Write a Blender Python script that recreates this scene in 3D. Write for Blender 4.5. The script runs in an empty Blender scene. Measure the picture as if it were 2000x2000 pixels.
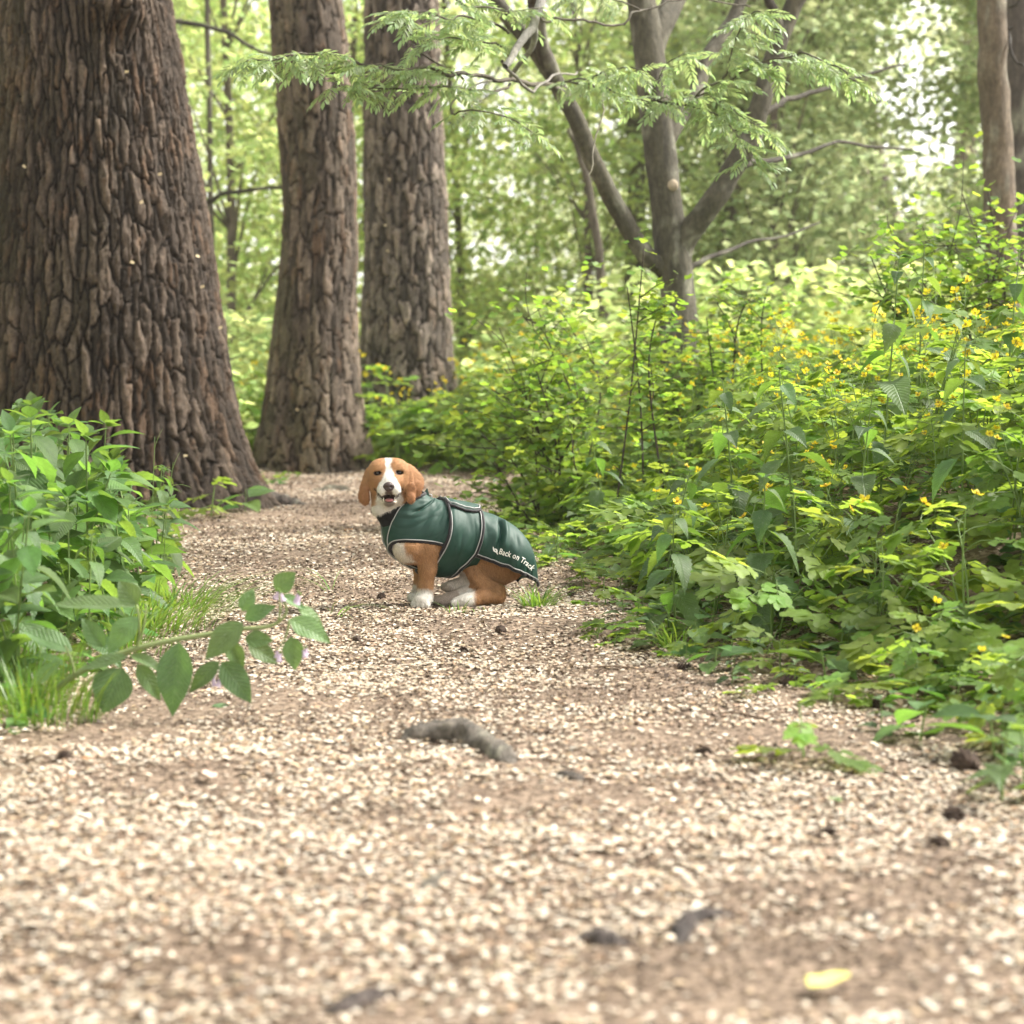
import bpy, math, random
import numpy as np
from mathutils import Vector, Euler, Matrix

R = math.radians
rng = np.random.default_rng(7)
random.seed(7)
sc = bpy.context.scene
COL = sc.collection

# ------------------------------------------------------------------ camera
CAM_H, PITCH, FPX = 0.906, R(4.117), 4167.0
cd = bpy.data.cameras.new('camera')
cam = bpy.data.objects.new('camera', cd)
COL.objects.link(cam)
cam.location = (0, 0, CAM_H)
cam.rotation_euler = (R(90) - PITCH, 0, 0)
cd.sensor_fit = 'HORIZONTAL'
cd.sensor_width = 36.0
cd.lens = 36.0 * FPX / 2000.0
cd.clip_end = 500
cd.clip_start = 0.05
cd.dof.use_dof = True
cd.dof.focus_distance = 7.9
cd.dof.aperture_fstop = 3.2
cd.dof.aperture_blades = 0
sc.camera = cam

# ------------------------------------------------------------------ world and sun (soft light under a bright overcast sky)
SUN_EL, SUN_AZ = R(46), R(72)          # azimuth measured from +Y (away from the camera) towards +X (right)
world = bpy.data.worlds.new('World')
sc.world = world
world.use_nodes = True
wn, wl = world.node_tree.nodes, world.node_tree.links
wn.clear()
sky = wn.new('ShaderNodeTexSky')
sky.sky_type = 'NISHITA'
sky.sun_disc = False
sky.sun_elevation = SUN_EL
sky.sun_rotation = SUN_AZ
sky.air_density = 1.0
sky.dust_density = 1.0
sky.ozone_density = 1.0
hs = wn.new('ShaderNodeHueSaturation')      # overcast: the sky is close to white
hs.inputs['Saturation'].default_value = 0.12
tint = wn.new('ShaderNodeMix'); tint.data_type = 'RGBA'; tint.blend_type = 'MULTIPLY'
tint.inputs[0].default_value = 1.0
tint.inputs[7].default_value = (1.0, 0.97, 0.92, 1)
bg = wn.new('ShaderNodeBackground')
bg.inputs['Strength'].default_value = 0.085
wo = wn.new('ShaderNodeOutputWorld')
wl.new(sky.outputs[0], hs.inputs['Color'])
wl.new(hs.outputs[0], tint.inputs[6])
wl.new(tint.outputs[2], bg.inputs[0])
wl.new(bg.outputs[0], wo.inputs[0])

sl = bpy.data.lights.new('sun', 'SUN')
sl.energy = 2.2
sl.angle = R(18)
sl.color = (1.0, 0.95, 0.87)
sun = bpy.data.objects.new('sun', sl)
COL.objects.link(sun)
_sd = Vector((math.sin(SUN_AZ) * math.cos(SUN_EL), math.cos(SUN_AZ) * math.cos(SUN_EL), math.sin(SUN_EL)))
sun.rotation_euler = (-_sd).to_track_quat('-Z', 'Y').to_euler()

sc.view_settings.view_transform = 'Standard'
sc.view_settings.look = 'None'
sc.view_settings.gamma = 1.0
sc.view_settings.use_curve_mapping = False
sc.view_settings.exposure = 2.38
sc.cycles.use_denoising = True
sc.cycles.max_bounces = 7
sc.cycles.diffuse_bounces = 5
sc.cycles.glossy_bounces = 2
sc.cycles.transmission_bounces = 4
sc.cycles.use_adaptive_sampling = True
sc.cycles.adaptive_threshold = 0.015

# ------------------------------------------------------------------ photograph pixel (0..2000) -> world
_cp, _sp = math.cos(PITCH), math.sin(PITCH)
def at(px, py, Y):
    a, b = (px - 1000) / FPX, (1000 - py) / FPX
    dy, dz = _cp + b * _sp, -_sp + b * _cp
    t = Y / dy
    return np.array([a * t, Y, CAM_H + dz * t])
def ss(a, b, x):
    t = np.clip((np.asarray(x, float) - a) / (b - a), 0, 1)
    return t * t * (3 - 2 * t)

# ------------------------------------------------------------------ noise
def _h(ix, iy, iz, seed):
    n = (ix.astype(np.int64) * 374761393 + iy.astype(np.int64) * 668265263 + iz.astype(np.int64) * 2147483647 + seed * 1274126177) & 0xffffffff
    n = ((n ^ (n >> 13)) * 1274126177) & 0xffffffff
    n = ((n ^ (n >> 16)) * 2246822519) & 0xffffffff
    return ((n ^ (n >> 15)) & 0xffffff) / 16777215.0
def vnoise(x, y, z=0.0, seed=0):
    x, y, z = np.broadcast_arrays(np.asarray(x, float), np.asarray(y, float), np.asarray(z, float))
    ix, iy, iz = np.floor(x), np.floor(y), np.floor(z)
    fx, fy, fz = x - ix, y - iy, z - iz
    fx, fy, fz = [f * f * (3 - 2 * f) for f in (fx, fy, fz)]
    out = 0
    for a in (0, 1):
        for b in (0, 1):
            for c in (0, 1):
                w = (fx if a else 1 - fx) * (fy if b else 1 - fy) * (fz if c else 1 - fz)
                out = out + w * _h(ix + a, iy + b, iz + c, seed)
    return out
def fbm(x, y, z=0.0, seed=0, oct=4):
    s, a, t = 0, 0.5, 0
    x, y, z = [np.asarray(q, float) for q in (x, y, z)]
    for i in range(oct):
        s = s + a * vnoise(x, y, z, seed + i * 17); t += a
        x, y, z, a = x * 2.03, y * 2.03, z * 2.03, a * 0.5
    return s / t
def voronoi(x, y, seed=0, jit=0.8, per=None):
    """F1, F2-F1 and a random number of the nearest cell; periodic in x over `per` cells."""
    ix, iy = np.floor(x), np.floor(y)
    f1 = np.full(x.shape, 9.0); f2 = np.full(x.shape, 9.0); cid = np.zeros(x.shape)
    z0 = np.zeros_like(ix)
    for a in (-1, 0, 1):
        for b in (-1, 0, 1):
            cx, cy = ix + a, iy + b
            hx = np.mod(cx, per) if per else cx
            px = cx + 0.5 + jit * (_h(hx, cy, z0, seed) - 0.5)
            py = cy + 0.5 + jit * (_h(hx, cy, z0 + 1, seed) - 0.5)
            d = np.hypot(px - x, py - y)
            n = d < f1
            f2 = np.where(n, f1, np.minimum(f2, d))
            cid = np.where(n, _h(hx, cy, z0 + 2, seed), cid)
            f1 = np.where(n, d, f1)
    return f1, f2 - f1, cid

def plates(u, v, cw, ph, seed=0, jit=0.85, per=None):
    """elongated cells: distance in metres to the cell's border, and a random number of the cell"""
    ix, iy = np.floor(u), np.floor(v); z0 = np.zeros_like(ix)
    d1 = np.full(u.shape, 99.0); d2 = d1.copy(); a1 = d1 * 0; b1 = d1 * 0; a2 = d1 * 0; b2 = d1 * 0; cid = d1 * 0
    for a in (-1, 0, 1):
        for b in (-1, 0, 1):
            cx, cy = ix + a, iy + b; hx = np.mod(cx, per) if per else cx
            px = cx + .5 + jit * (_h(hx, cy, z0, seed) - .5); py = cy + .5 + jit * (_h(hx, cy, z0 + 1, seed) - .5)
            d = (px - u) ** 2 + (py - v) ** 2; n = d < d1; m = ~n & (d < d2)
            a2 = np.where(n, a1, np.where(m, px, a2)); b2 = np.where(n, b1, np.where(m, py, b2)); d2 = np.where(n, d1, np.where(m, d, d2))
            a1 = np.where(n, px, a1); b1 = np.where(n, py, b1); cid = np.where(n, _h(hx, cy, z0 + 2, seed), cid); d1 = np.where(n, d, d1)
    return (d2 - d1) / 2 / (np.hypot((a1 - a2) / cw, (b1 - b2) / ph) + 1e-9), cid

# ------------------------------------------------------------------ terrain
def edge_r(y):
    return np.interp(y, [0, 3, 4, 5, 6, 7, 9, 11, 14.5, 17, 20, 30], [2.2, 1.75, 1.5, 1.22, .90, .60, .38, .27, .06, -.15, -.5, -2])
def edge_l(y):
    return np.interp(y, [0, 3, 5.2, 6.9, 9.4, 12.6, 15, 17, 20, 30], [-1.7, -1.45, -1.15, -1.15, -1.4, -2.0, -1.75, -1.5, -1.8, -3])
def gz(x, y):
    x = np.asarray(x, float); y = np.asarray(y, float)
    r = x - edge_r(y); l = edge_l(y) - x
    z = 0.46 * ss(-.05, 1.15, r) * ss(5.0, 8.5, y) + 0.30 * ss(0, 2.0, r) * (1 - ss(5.0, 8.5, y)) + 0.12 * ss(0, 1.6, l)
    z = z + 0.20 * ss(17, 26, y)
    z = z - .016 + (fbm(x * 1.1, y * 1.1, 0, 3, 3) - 0.5) * 0.06 + (fbm(x * 5, y * 5, 0, 5, 2) - 0.5) * 0.026
    return z
def gzf(x, y):
    return float(gz(x, y))

# ------------------------------------------------------------------ mesh helpers
class MB:
    """collects vertices and faces into ONE mesh"""
    def __init__(s):
        s.V, s.Q, s.T, s.C, s.QM, s.TM, s.n = [], [], [], [], [], [], 0
    def add(s, V, F, col=None, mi=0):
        V = np.asarray(V, float).reshape(-1, 3)
        F = np.asarray(F, int)
        if F.size:
            if F.shape[1] == 4: s.Q.append(F + s.n); s.QM.append(np.full(len(F), mi))
            else: s.T.append(F + s.n); s.TM.append(np.full(len(F), mi))
        s.V.append(V)
        if col is None: col = (1, 1, 1)
        s.C.append(np.broadcast_to(np.asarray(col, float), (len(V), 3)))
        s.n += len(V)
        return s
    def tube(s, pts, rad, n=6, col=None, mi=0, cap=True):
        V, F = tube(pts, rad, n)
        s.add(V, F, col, mi)
        if cap:
            k = len(V)
            c = np.array([V[:n].mean(0), V[-n:].mean(0)])
            i = np.arange(n)
            s.n -= k; 
            T = np.concatenate([np.stack([np.full(n, k), (i + 1) % n, i], 1), np.stack([np.full(n, k + 1), k - n + i, k - n + (i + 1) % n], 1)])
            s.T.append(T + s.n); s.TM.append(np.full(len(T), mi))
            s.n += k
            s.V.append(c); s.C.append(np.broadcast_to(np.asarray(col if col is not None else (1, 1, 1), float)[..., :3] if np.ndim(col) < 2 else np.asarray(col)[:1], (2, 3))); s.n += 2
        return s
    def mesh(s, name, mats, smooth=True, color=False):
        V = np.concatenate(s.V)
        me = bpy.data.meshes.new(name)
        Q = np.concatenate(s.Q) if s.Q else np.zeros((0, 4), int)
        T = np.concatenate(s.T) if s.T else np.zeros((0, 3), int)
        me.vertices.add(len(V)); me.vertices.foreach_set('co', V.astype(np.float32).ravel())
        nl = Q.size + T.size
        me.loops.add(nl)
        me.loops.foreach_set('vertex_index', np.concatenate([Q.ravel(), T.ravel()]).astype(np.int32))
        me.polygons.add(len(Q) + len(T))
        ls = np.concatenate([np.arange(len(Q)) * 4, Q.size + np.arange(len(T)) * 3])
        me.polygons.foreach_set('loop_start', ls.astype(np.int32))
        if not isinstance(mats, (list, tuple)): mats = [mats]
        for m in mats: me.materials.append(m)
        if len(mats) > 1:
            me.polygons.foreach_set('material_index', np.concatenate(s.QM + s.TM).astype(np.int32) if (s.QM or s.TM) else [])
        me.polygons.foreach_set('use_smooth', np.full(len(Q) + len(T), smooth))
        if color:
            ca = me.color_attributes.new('Col', 'FLOAT_COLOR', 'POINT')
            C = np.ones((len(V), 4), np.float32); C[:, :3] = np.concatenate(s.C)
            ca.data.foreach_set('color', C.ravel())
        me.update(calc_edges=True)
        return me
def tube(pts, rad, n=6):
    P = np.asarray(pts, float); m = len(P)
    rad = np.broadcast_to(np.asarray(rad, float), (m,))
    T = np.gradient(P, axis=0); T /= np.linalg.norm(T, axis=1)[:, None] + 1e-12
    ref = np.array([0, 0, 1.0]) if abs(T[0][2]) < 0.9 else np.array([1.0, 0, 0])
    A = np.zeros_like(P); a = np.cross(T[0], ref); a /= np.linalg.norm(a)
    for i in range(m):
        a = a - T[i] * np.dot(a, T[i]); a /= np.linalg.norm(a) + 1e-12; A[i] = a
    B = np.cross(T, A)
    th = np.arange(n) * 2 * np.pi / n
    V = P[:, None] + rad[:, None, None] * (A[:, None] * np.cos(th)[None, :, None] + B[:, None] * np.sin(th)[None, :, None])
    i = np.arange(m - 1)[:, None] * n; j = np.arange(n)[None]
    F = np.stack([i + j, i + (j + 1) % n, i + n + (j + 1) % n, i + n + j], -1).reshape(-1, 4)
    return V.reshape(-1, 3), F
def catmull(P, n):
    """n samples through control points P (k,d)"""
    P = np.asarray(P, float); k = len(P)
    u = np.linspace(0, k - 1, n); return catmull_at(P, u)
def catmull_at(P, u):
    P = np.asarray(P, float); k = len(P)
    u = np.clip(u, 0, k - 1 - 1e-9); i = np.floor(u).astype(int); t = (u - i)
    t = t.reshape(t.shape + (1,) * (P.ndim - 1))
    g = lambda j: P[np.clip(j, 0, k - 1)]
    p0, p1, p2, p3 = g(i - 1), g(i), g(i + 1), g(i + 2)
    return 0.5 * (2 * p1 + (p2 - p0) * t + (2 * p0 - 5 * p1 + 4 * p2 - p3) * t ** 2 + (3 * p1 - p0 - 3 * p2 + p3) * t ** 3)
def ob(name, me, parent=None, loc=(0, 0, 0), rot=(0, 0, 0), scale=1.0):
    o = bpy.data.objects.new(name, me)
    COL.objects.link(o)
    o.location = loc; o.rotation_euler = rot
    o.scale = (scale,) * 3 if np.isscalar(scale) else scale
    if parent is not None: o.parent = parent
    return o
def tag(o, label=None, cat=None, group=None, kind=None):
    if label: o['label'] = label
    if cat: o['category'] = cat
    if group: o['group'] = group
    if kind: o['kind'] = kind
    return o
def empty(name, loc, label, cat, group=None, rz=0.0, scale=1.0):
    o = ob(name, None, None, loc, (0, 0, rz), scale)
    o.empty_display_size = 0.1
    return tag(o, label, cat, group)
KIDS = {}
def copy_thing(root, kids, loc, rz, scale, label, group=None, tilt=(0, 0)):
    """a copy of a thing and of each of its parts, sharing their meshes"""
    r = root.copy(); COL.objects.link(r)
    r.location = loc; r.rotation_euler = (tilt[0], tilt[1], rz); r.scale = (scale,) * 3
    r['label'] = label
    if group: r['group'] = group
    for ch in kids:
        c = ch.copy(); COL.objects.link(c); c.parent = r
    return r

# ------------------------------------------------------------------ materials
def mat(name):
    m = bpy.data.materials.new(name); m.use_nodes = True
    nt = m.node_tree; nt.nodes.clear()
    return m, nt.nodes, nt.links
def out(N, L, sh):
    o = N.new('ShaderNodeOutputMaterial'); L.new(sh, o.inputs['Surface']); return o
def pbsdf(N, col=None, rough=0.6, spec=0.4):
    p = N.new('ShaderNodeBsdfPrincipled')
    if col is not None: p.inputs['Base Color'].default_value = (*col, 1)
    p.inputs['Roughness'].default_value = rough
    p.inputs['Specular IOR Level'].default_value = spec
    return p
def simple(name, col, rough=0.6, spec=0.4, nscale=0, nvar=0.3, bump=0.0):
    m, N, L = mat(name)
    p = pbsdf(N, col, rough, spec)
    if nscale:
        tc = N.new('ShaderNodeTexCoord'); nz = N.new('ShaderNodeTexNoise')
        nz.inputs['Scale'].default_value = nscale; nz.inputs['Detail'].default_value = 5
        L.new(tc.outputs['Object'], nz.inputs['Vector'])
        rp = N.new('ShaderNodeValToRGB')
        rp.color_ramp.elements[0].position = .3; rp.color_ramp.elements[1].position = .7
        rp.color_ramp.elements[0].color = (*[c * (1 - nvar) for c in col], 1)
        rp.color_ramp.elements[1].color = (*[min(1, c * (1 + nvar)) for c in col], 1)
        L.new(nz.outputs['Fac'], rp.inputs[0]); L.new(rp.outputs[0], p.inputs['Base Color'])
        if bump:
            b = N.new('ShaderNodeBump'); b.inputs['Strength'].default_value = bump; b.inputs['Distance'].default_value = 0.01
            L.new(nz.outputs['Fac'], b.inputs['Height']); L.new(b.outputs[0], p.inputs['Normal'])
    out(N, L, p.outputs[0])
    return m
def leafmat(name, col, trans, tfac=0.45, rough=0.45, spec=0.45, hv=0.035, vv=0.45, island=False, dust=0.0, veins=0.0):
    """leaf: reflecting and transmitting; hue and value vary from leaf to leaf"""
    m, N, L = mat(name)
    if island:
        g = N.new('ShaderNodeNewGeometry'); rnd = g.outputs['Random Per Island']
    else:
        g = N.new('ShaderNodeObjectInfo'); rnd = g.outputs['Random']
    h1 = N.new('ShaderNodeMapRange'); h1.inputs['To Min'].default_value = 0.5 - hv; h1.inputs['To Max'].default_value = 0.5 + hv
    L.new(rnd, h1.inputs['Value'])
    mu = N.new('ShaderNodeMath'); mu.operation = 'MULTIPLY'; mu.inputs[1].default_value = 7.31
    fr = N.new('ShaderNodeMath'); fr.operation = 'FRACT'
    L.new(rnd, mu.inputs[0]); L.new(mu.outputs[0], fr.inputs[0])
    v1 = N.new('ShaderNodeMapRange'); v1.inputs['To Min'].default_value = 1 - vv * .7; v1.inputs['To Max'].default_value = 1 + vv
    L.new(fr.outputs[0], v1.inputs['Value'])
    tc = N.new('ShaderNodeTexCoord'); nz = N.new('ShaderNodeTexNoise')
    nz.inputs['Scale'].default_value = 40; nz.inputs['Detail'].default_value = 3
    L.new(tc.outputs['Object'], nz.inputs['Vector'])
    nv = N.new('ShaderNodeMapRange'); nv.inputs['From Min'].default_value = .3; nv.inputs['From Max'].default_value = .7
    nv.inputs['To Min'].default_value = .85; nv.inputs['To Max'].default_value = 1.15
    L.new(nz.outputs['Fac'], nv.inputs['Value'])
    mv = N.new('ShaderNodeMath'); mv.operation = 'MULTIPLY'
    L.new(v1.outputs[0], mv.inputs[0]); L.new(nv.outputs[0], mv.inputs[1])
    def hsv(c):
        x = N.new('ShaderNodeHueSaturation'); x.inputs['Color'].default_value = (*c, 1)
        L.new(h1.outputs[0], x.inputs['Hue']); L.new(mv.outputs[0], x.inputs['Value']); return x.outputs[0]
    p = pbsdf(N, None, rough, spec)
    c = hsv(col)
    if dust:
        n2 = N.new('ShaderNodeTexNoise'); n2.inputs['Scale'].default_value = 160; n2.inputs['Detail'].default_value = 2
        L.new(tc.outputs['Object'], n2.inputs['Vector'])
        r2 = N.new('ShaderNodeMapRange'); r2.inputs['From Min'].default_value = .62; r2.inputs['From Max'].default_value = .72
        r2.inputs['To Max'].default_value = dust
        L.new(n2.outputs['Fac'], r2.inputs['Value'])
        mx = N.new('ShaderNodeMix'); mx.data_type = 'RGBA'; mx.inputs[7].default_value = (.5, .5, .42, 1)
        L.new(r2.outputs[0], mx.inputs[0]); L.new(c, mx.inputs[6]); c = mx.outputs[2]
    if veins:                                                 # side veins run out from the midrib (leaf-local x across, y along)
        def mth(op, a, b=None, c_=None):
            q = N.new('ShaderNodeMath'); q.operation = op
            for k_, w_ in enumerate((a, b, c_)):
                if w_ is None: continue
                if isinstance(w_, (int, float)): q.inputs[k_].default_value = w_
                else: L.new(w_, q.inputs[k_])
            return q.outputs[0]
        sx = N.new('ShaderNodeSeparateXYZ'); L.new(tc.outputs['Object'], sx.inputs[0])
        ax = mth('ABSOLUTE', sx.outputs[0]); ph_ = mth('SUBTRACT', mth('MULTIPLY', ax, 1.1), sx.outputs[1])
        wv = mth('POWER', mth('ABSOLUTE', mth('SINE', mth('MULTIPLY', ph_, veins))), .35)
        mid = mth('MINIMUM', mth('MULTIPLY', ax, 450.0), 1.0); hgt = mth('MULTIPLY', wv, mid)
        bp = N.new('ShaderNodeBump'); bp.inputs['Strength'].default_value = .6; bp.inputs['Distance'].default_value = .004
        L.new(hgt, bp.inputs['Height']); L.new(bp.outputs[0], p.inputs['Normal'])
        vm = N.new('ShaderNodeMix'); vm.data_type = 'RGBA'; vm.blend_type = 'MIX'; L.new(mth('MULTIPLY', mth('SUBTRACT', 1.0, hgt), .45), vm.inputs[0])
        L.new(c, vm.inputs[6]); vm.inputs[7].default_value = (*[min(1, q * 1.8 + .03) for q in col], 1); c = vm.outputs[2]
    L.new(c, p.inputs['Base Color'])
    t = N.new('ShaderNodeBsdfTranslucent'); L.new(hsv(trans), t.inputs['Color'])
    mix = N.new('ShaderNodeMixShader'); mix.inputs[0].default_value = tfac
    L.new(p.outputs[0], mix.inputs[1]); L.new(t.outputs[0], mix.inputs[2])
    out(N, L, mix.outputs[0])
    return m
def vcolmat(name, rough=0.8, spec=0.3, nscale=60, nvar=0.25, bump=0.3, dist=0.004, flake=0):
    """colour from the mesh's own Col attribute, broken by fine grain"""
    m, N, L = mat(name)
    a = N.new('ShaderNodeVertexColor'); a.layer_name = 'Col'
    tc = N.new('ShaderNodeTexCoord'); nz = N.new('ShaderNodeTexNoise')
    nz.inputs['Scale'].default_value = nscale; nz.inputs['Detail'].default_value = 6; nz.inputs['Roughness'].default_value = .65
    L.new(tc.outputs['Object'], nz.inputs['Vector'])
    mr = N.new('ShaderNodeMapRange'); mr.inputs['From Min'].default_value = .25; mr.inputs['From Max'].default_value = .75
    mr.inputs['To Min'].default_value = 1 - nvar; mr.inputs['To Max'].default_value = 1 + nvar
    L.new(nz.outputs['Fac'], mr.inputs['Value'])
    mx = N.new('ShaderNodeVectorMath'); mx.operation = 'SCALE'
    L.new(a.outputs['Color'], mx.inputs[0]); L.new(mr.outputs[0], mx.inputs['Scale'])
    p = pbsdf(N, None, rough, spec); L.new(mx.outputs[0], p.inputs['Base Color'])
    if flake:                                                 # upright flaky relief
        mp = N.new('ShaderNodeMapping'); mp.inputs['Scale'].default_value = (1, 1, .3); L.new(tc.outputs['Object'], mp.inputs[0])
        n2 = N.new('ShaderNodeTexNoise'); n2.inputs['Scale'].default_value = flake; n2.inputs['Detail'].default_value = 8; n2.inputs['Roughness'].default_value = .75
        L.new(mp.outputs[0], n2.inputs['Vector'])
        b = N.new('ShaderNodeBump'); b.inputs['Strength'].default_value = 1.0; b.inputs['Distance'].default_value = .03
        L.new(n2.outputs['Fac'], b.inputs['Height']); L.new(b.outputs[0], p.inputs['Normal'])
        mr2 = N.new('ShaderNodeMapRange'); mr2.inputs['From Min'].default_value = .35; mr2.inputs['From Max'].default_value = .65; mr2.inputs['To Min'].default_value = .6; mr2.inputs['To Max'].default_value = 1.4
        m2 = N.new('ShaderNodeMath'); m2.operation = 'MULTIPLY'; L.new(n2.outputs['Fac'], mr2.inputs['Value']); L.new(mr2.outputs[0], m2.inputs[0]); L.new(mr.outputs[0], m2.inputs[1]); L.new(m2.outputs[0], mx.inputs['Scale'])
    elif bump:
        b = N.new('ShaderNodeBump'); b.inputs['Strength'].default_value = bump; b.inputs['Distance'].default_value = dist
        L.new(nz.outputs['Fac'], b.inputs['Height']); L.new(b.outputs[0], p.inputs['Normal'])
    out(N, L, p.outputs[0])
    return m

M = {}
M['celandine'] = leafmat('celandine_leaf', (.135, .215, .038), (.35, .48, .055), .52, .55, .4, .022, .42)
M['nettle'] = leafmat('nettle_leaf', (.075, .135, .045), (.18, .30, .035), .40, .5, .4, .02, .4, dust=.5, veins=300)
M['balsam'] = leafmat('balsam_leaf', (.078, .150, .038), (.17, .30, .040), .45, .55, .4, .022, .5, veins=210)
M['comfrey'] = leafmat('comfrey_leaf', (.098, .172, .062), (.19, .31, .055), .35, .5, .45, .015, .3, dust=.25, veins=230)
M['rowan'] = leafmat('rowan_leaf', (.21, .28, .14), (.42, .54, .19), .45, .45, .5, .02, .35, island=True)
M['currant'] = leafmat('currant_leaf', (.125, .205, .034), (.31, .45, .05), .5, .5, .35, .025, .45)
M['currant_m'] = leafmat('currant_foliage', (.125, .205, .034), (.31, .45, .05), .5, .5, .35, .025, .45, island=True)
M['far_a'] = leafmat('sapling_leaf_yellow_green', (.30, .38, .14), (.62, .72, .28), .58, .55, .3, .03, .5, island=True)
M['far_b'] = leafmat('sapling_leaf_cool_green', (.27, .325, .17), (.55, .62, .33), .58, .55, .3, .03, .5, island=True)
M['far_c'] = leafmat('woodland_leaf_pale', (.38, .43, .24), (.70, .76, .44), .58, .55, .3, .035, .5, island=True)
M['cover'] = leafmat('ground_cover_leaf', (.075, .15, .03), (.18, .30, .03), .4, .5, .35, .04, .5, island=True)
M['grass'] = leafmat('grass_blade', (.10, .18, .03), (.24, .38, .04), .4, .4, .45, .03, .4, island=True)
M['stem'] = simple('green_stem', (.13, .20, .05), .5, .4)
M['twig'] = simple('dark_twig', (.055, .042, .032), .8, .3, 40, .4)
M['greytwig'] = simple('grey_twig', (.22, .20, .17), .8, .3, 40, .35)
M['petal'] = leafmat('yellow_petal', (.80, .64, .03), (.80, .66, .04), .35, .5, .3, .012, .15)
M['anther'] = simple('flower_centre', (.45, .30, .02), .7)
M['lilac'] = leafmat('lilac_petal', (.62, .52, .66), (.6, .5, .62), .35, .5, .3, .01, .1)
M['bark'] = vcolmat('pine_bark', .85, .25, 45, .35, .5, .006, 28)
M['smooth_bark'] = vcolmat('rowan_bark', .75, .3, 30, .3, .35, .004, 24)
M['far_bark'] = simple('far_bark', (.13, .105, .085), .85, .25, 12, .35)
M['litter'] = vcolmat('seed_husk', .7, .3, 150, .15, 0)

# ------------------------------------------------------------------ ground, path, litter
def groundmat(name, c1, c2, c3):
    m, N, L = mat(name)
    tc = N.new('ShaderNodeTexCoord')
    def nz(s, d=6, r=.6):
        n = N.new('ShaderNodeTexNoise'); n.inputs['Scale'].default_value = s; n.inputs['Detail'].default_value = d; n.inputs['Roughness'].default_value = r
        L.new(tc.outputs['Object'], n.inputs['Vector']); return n
    a, b = nz(1.6), nz(60, 5, .7)
    v = N.new('ShaderNodeTexVoronoi'); v.inputs['Scale'].default_value = 75; L.new(tc.outputs['Object'], v.inputs['Vector'])
    r = N.new('ShaderNodeValToRGB'); e = r.color_ramp.elements
    e[0].position = .35; e[0].color = (*c1, 1); e[1].position = .65; e[1].color = (*c2, 1)
    L.new(a.outputs['Fac'], r.inputs[0])
    r2 = N.new('ShaderNodeValToRGB'); e = r2.color_ramp.elements
    e[0].position = .45; e[0].color = (0, 0, 0, 1); e[1].position = .62; e[1].color = (1, 1, 1, 1)
    L.new(v.outputs['Color'], r2.inputs[0])
    mx = N.new('ShaderNodeMix'); mx.data_type = 'RGBA'; mx.inputs[7].default_value = (*c3, 1)
    L.new(r2.outputs[0], mx.inputs[0]); L.new(r.outputs[0], mx.inputs[6])
    p = pbsdf(N, None, .9, .2); L.new(mx.outputs[2], p.inputs['Base Color'])
    bp = N.new('ShaderNodeBump'); bp.inputs['Strength'].default_value = .7; bp.inputs['Distance'].default_value = .01
    L.new(b.outputs['Fac'], bp.inputs['Height']); L.new(bp.outputs[0], p.inputs['Normal'])
    out(N, L, p.outputs[0]); return m
M['soil'] = groundmat('forest_soil', (.10, .072, .048), (.17, .125, .085), (.26, .20, .14))
M['path'] = groundmat('path_soil', (.090, .064, .046), (.14, .102, .074), (.24, .18, .13))

def grid(xs, ys, zf):
    X, Y = np.meshgrid(xs, ys); Z = zf(X, Y)
    V = np.stack([X, Y, Z], -1).reshape(-1, 3)
    w = len(xs); i = np.arange(len(ys) - 1)[:, None] * w; j = np.arange(w - 1)[None]
    return V, np.stack([i + j, i + j + 1, i + w + j + 1, i + w + j], -1).reshape(-1, 4)
_geo = lambda a, b, n: a * (b / a) ** (np.arange(1, n + 1) / n)
xs = np.concatenate([-(4 + _geo(.06, 170, 26)[::-1]), np.arange(-4, 5, .06), 5 + _geo(.06, 170, 26)])
ys = np.concatenate([-(-1.5 + _geo(2, 60, 10))[::-1], np.arange(0.6, 19, .06), 19 + _geo(.06, 230, 30)])
tag(ob('ground', MB().add(*grid(xs, ys, gz)).mesh('ground', M['soil'])), 'brown woodland soil under the plants and trees', None, None, 'structure')
# the trodden path, a sheet that dips under the soil at its frayed edges
us = np.linspace(0, 1, 70); py_ = np.arange(0.6, 19.5, .05)
U, Y = np.meshgrid(us, py_)
el = edge_l(Y) + (fbm(Y * 1.7, 3.3, 0, 40, 3) - .5) * .3; er = edge_r(Y) + (fbm(Y * 1.7, 8.3, 0, 41, 3) - .5) * .3
X = el + (er - el) * U
Z = gz(X, Y) + .008 - .03 * ss(.9, 1, np.abs(U - .5) * 2)
w = len(us); i = np.arange(len(py_) - 1)[:, None] * w; j = np.arange(w - 1)[None]
F = np.stack([i + j, i + j + 1, i + w + j + 1, i + w + j], -1).reshape(-1, 4)
tag(ob('path', MB().add(np.stack([X, Y, Z], -1), F).mesh('path', M['path'])), 'trodden earth path strewn with pale seed husks', None, None, 'structure')

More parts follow.
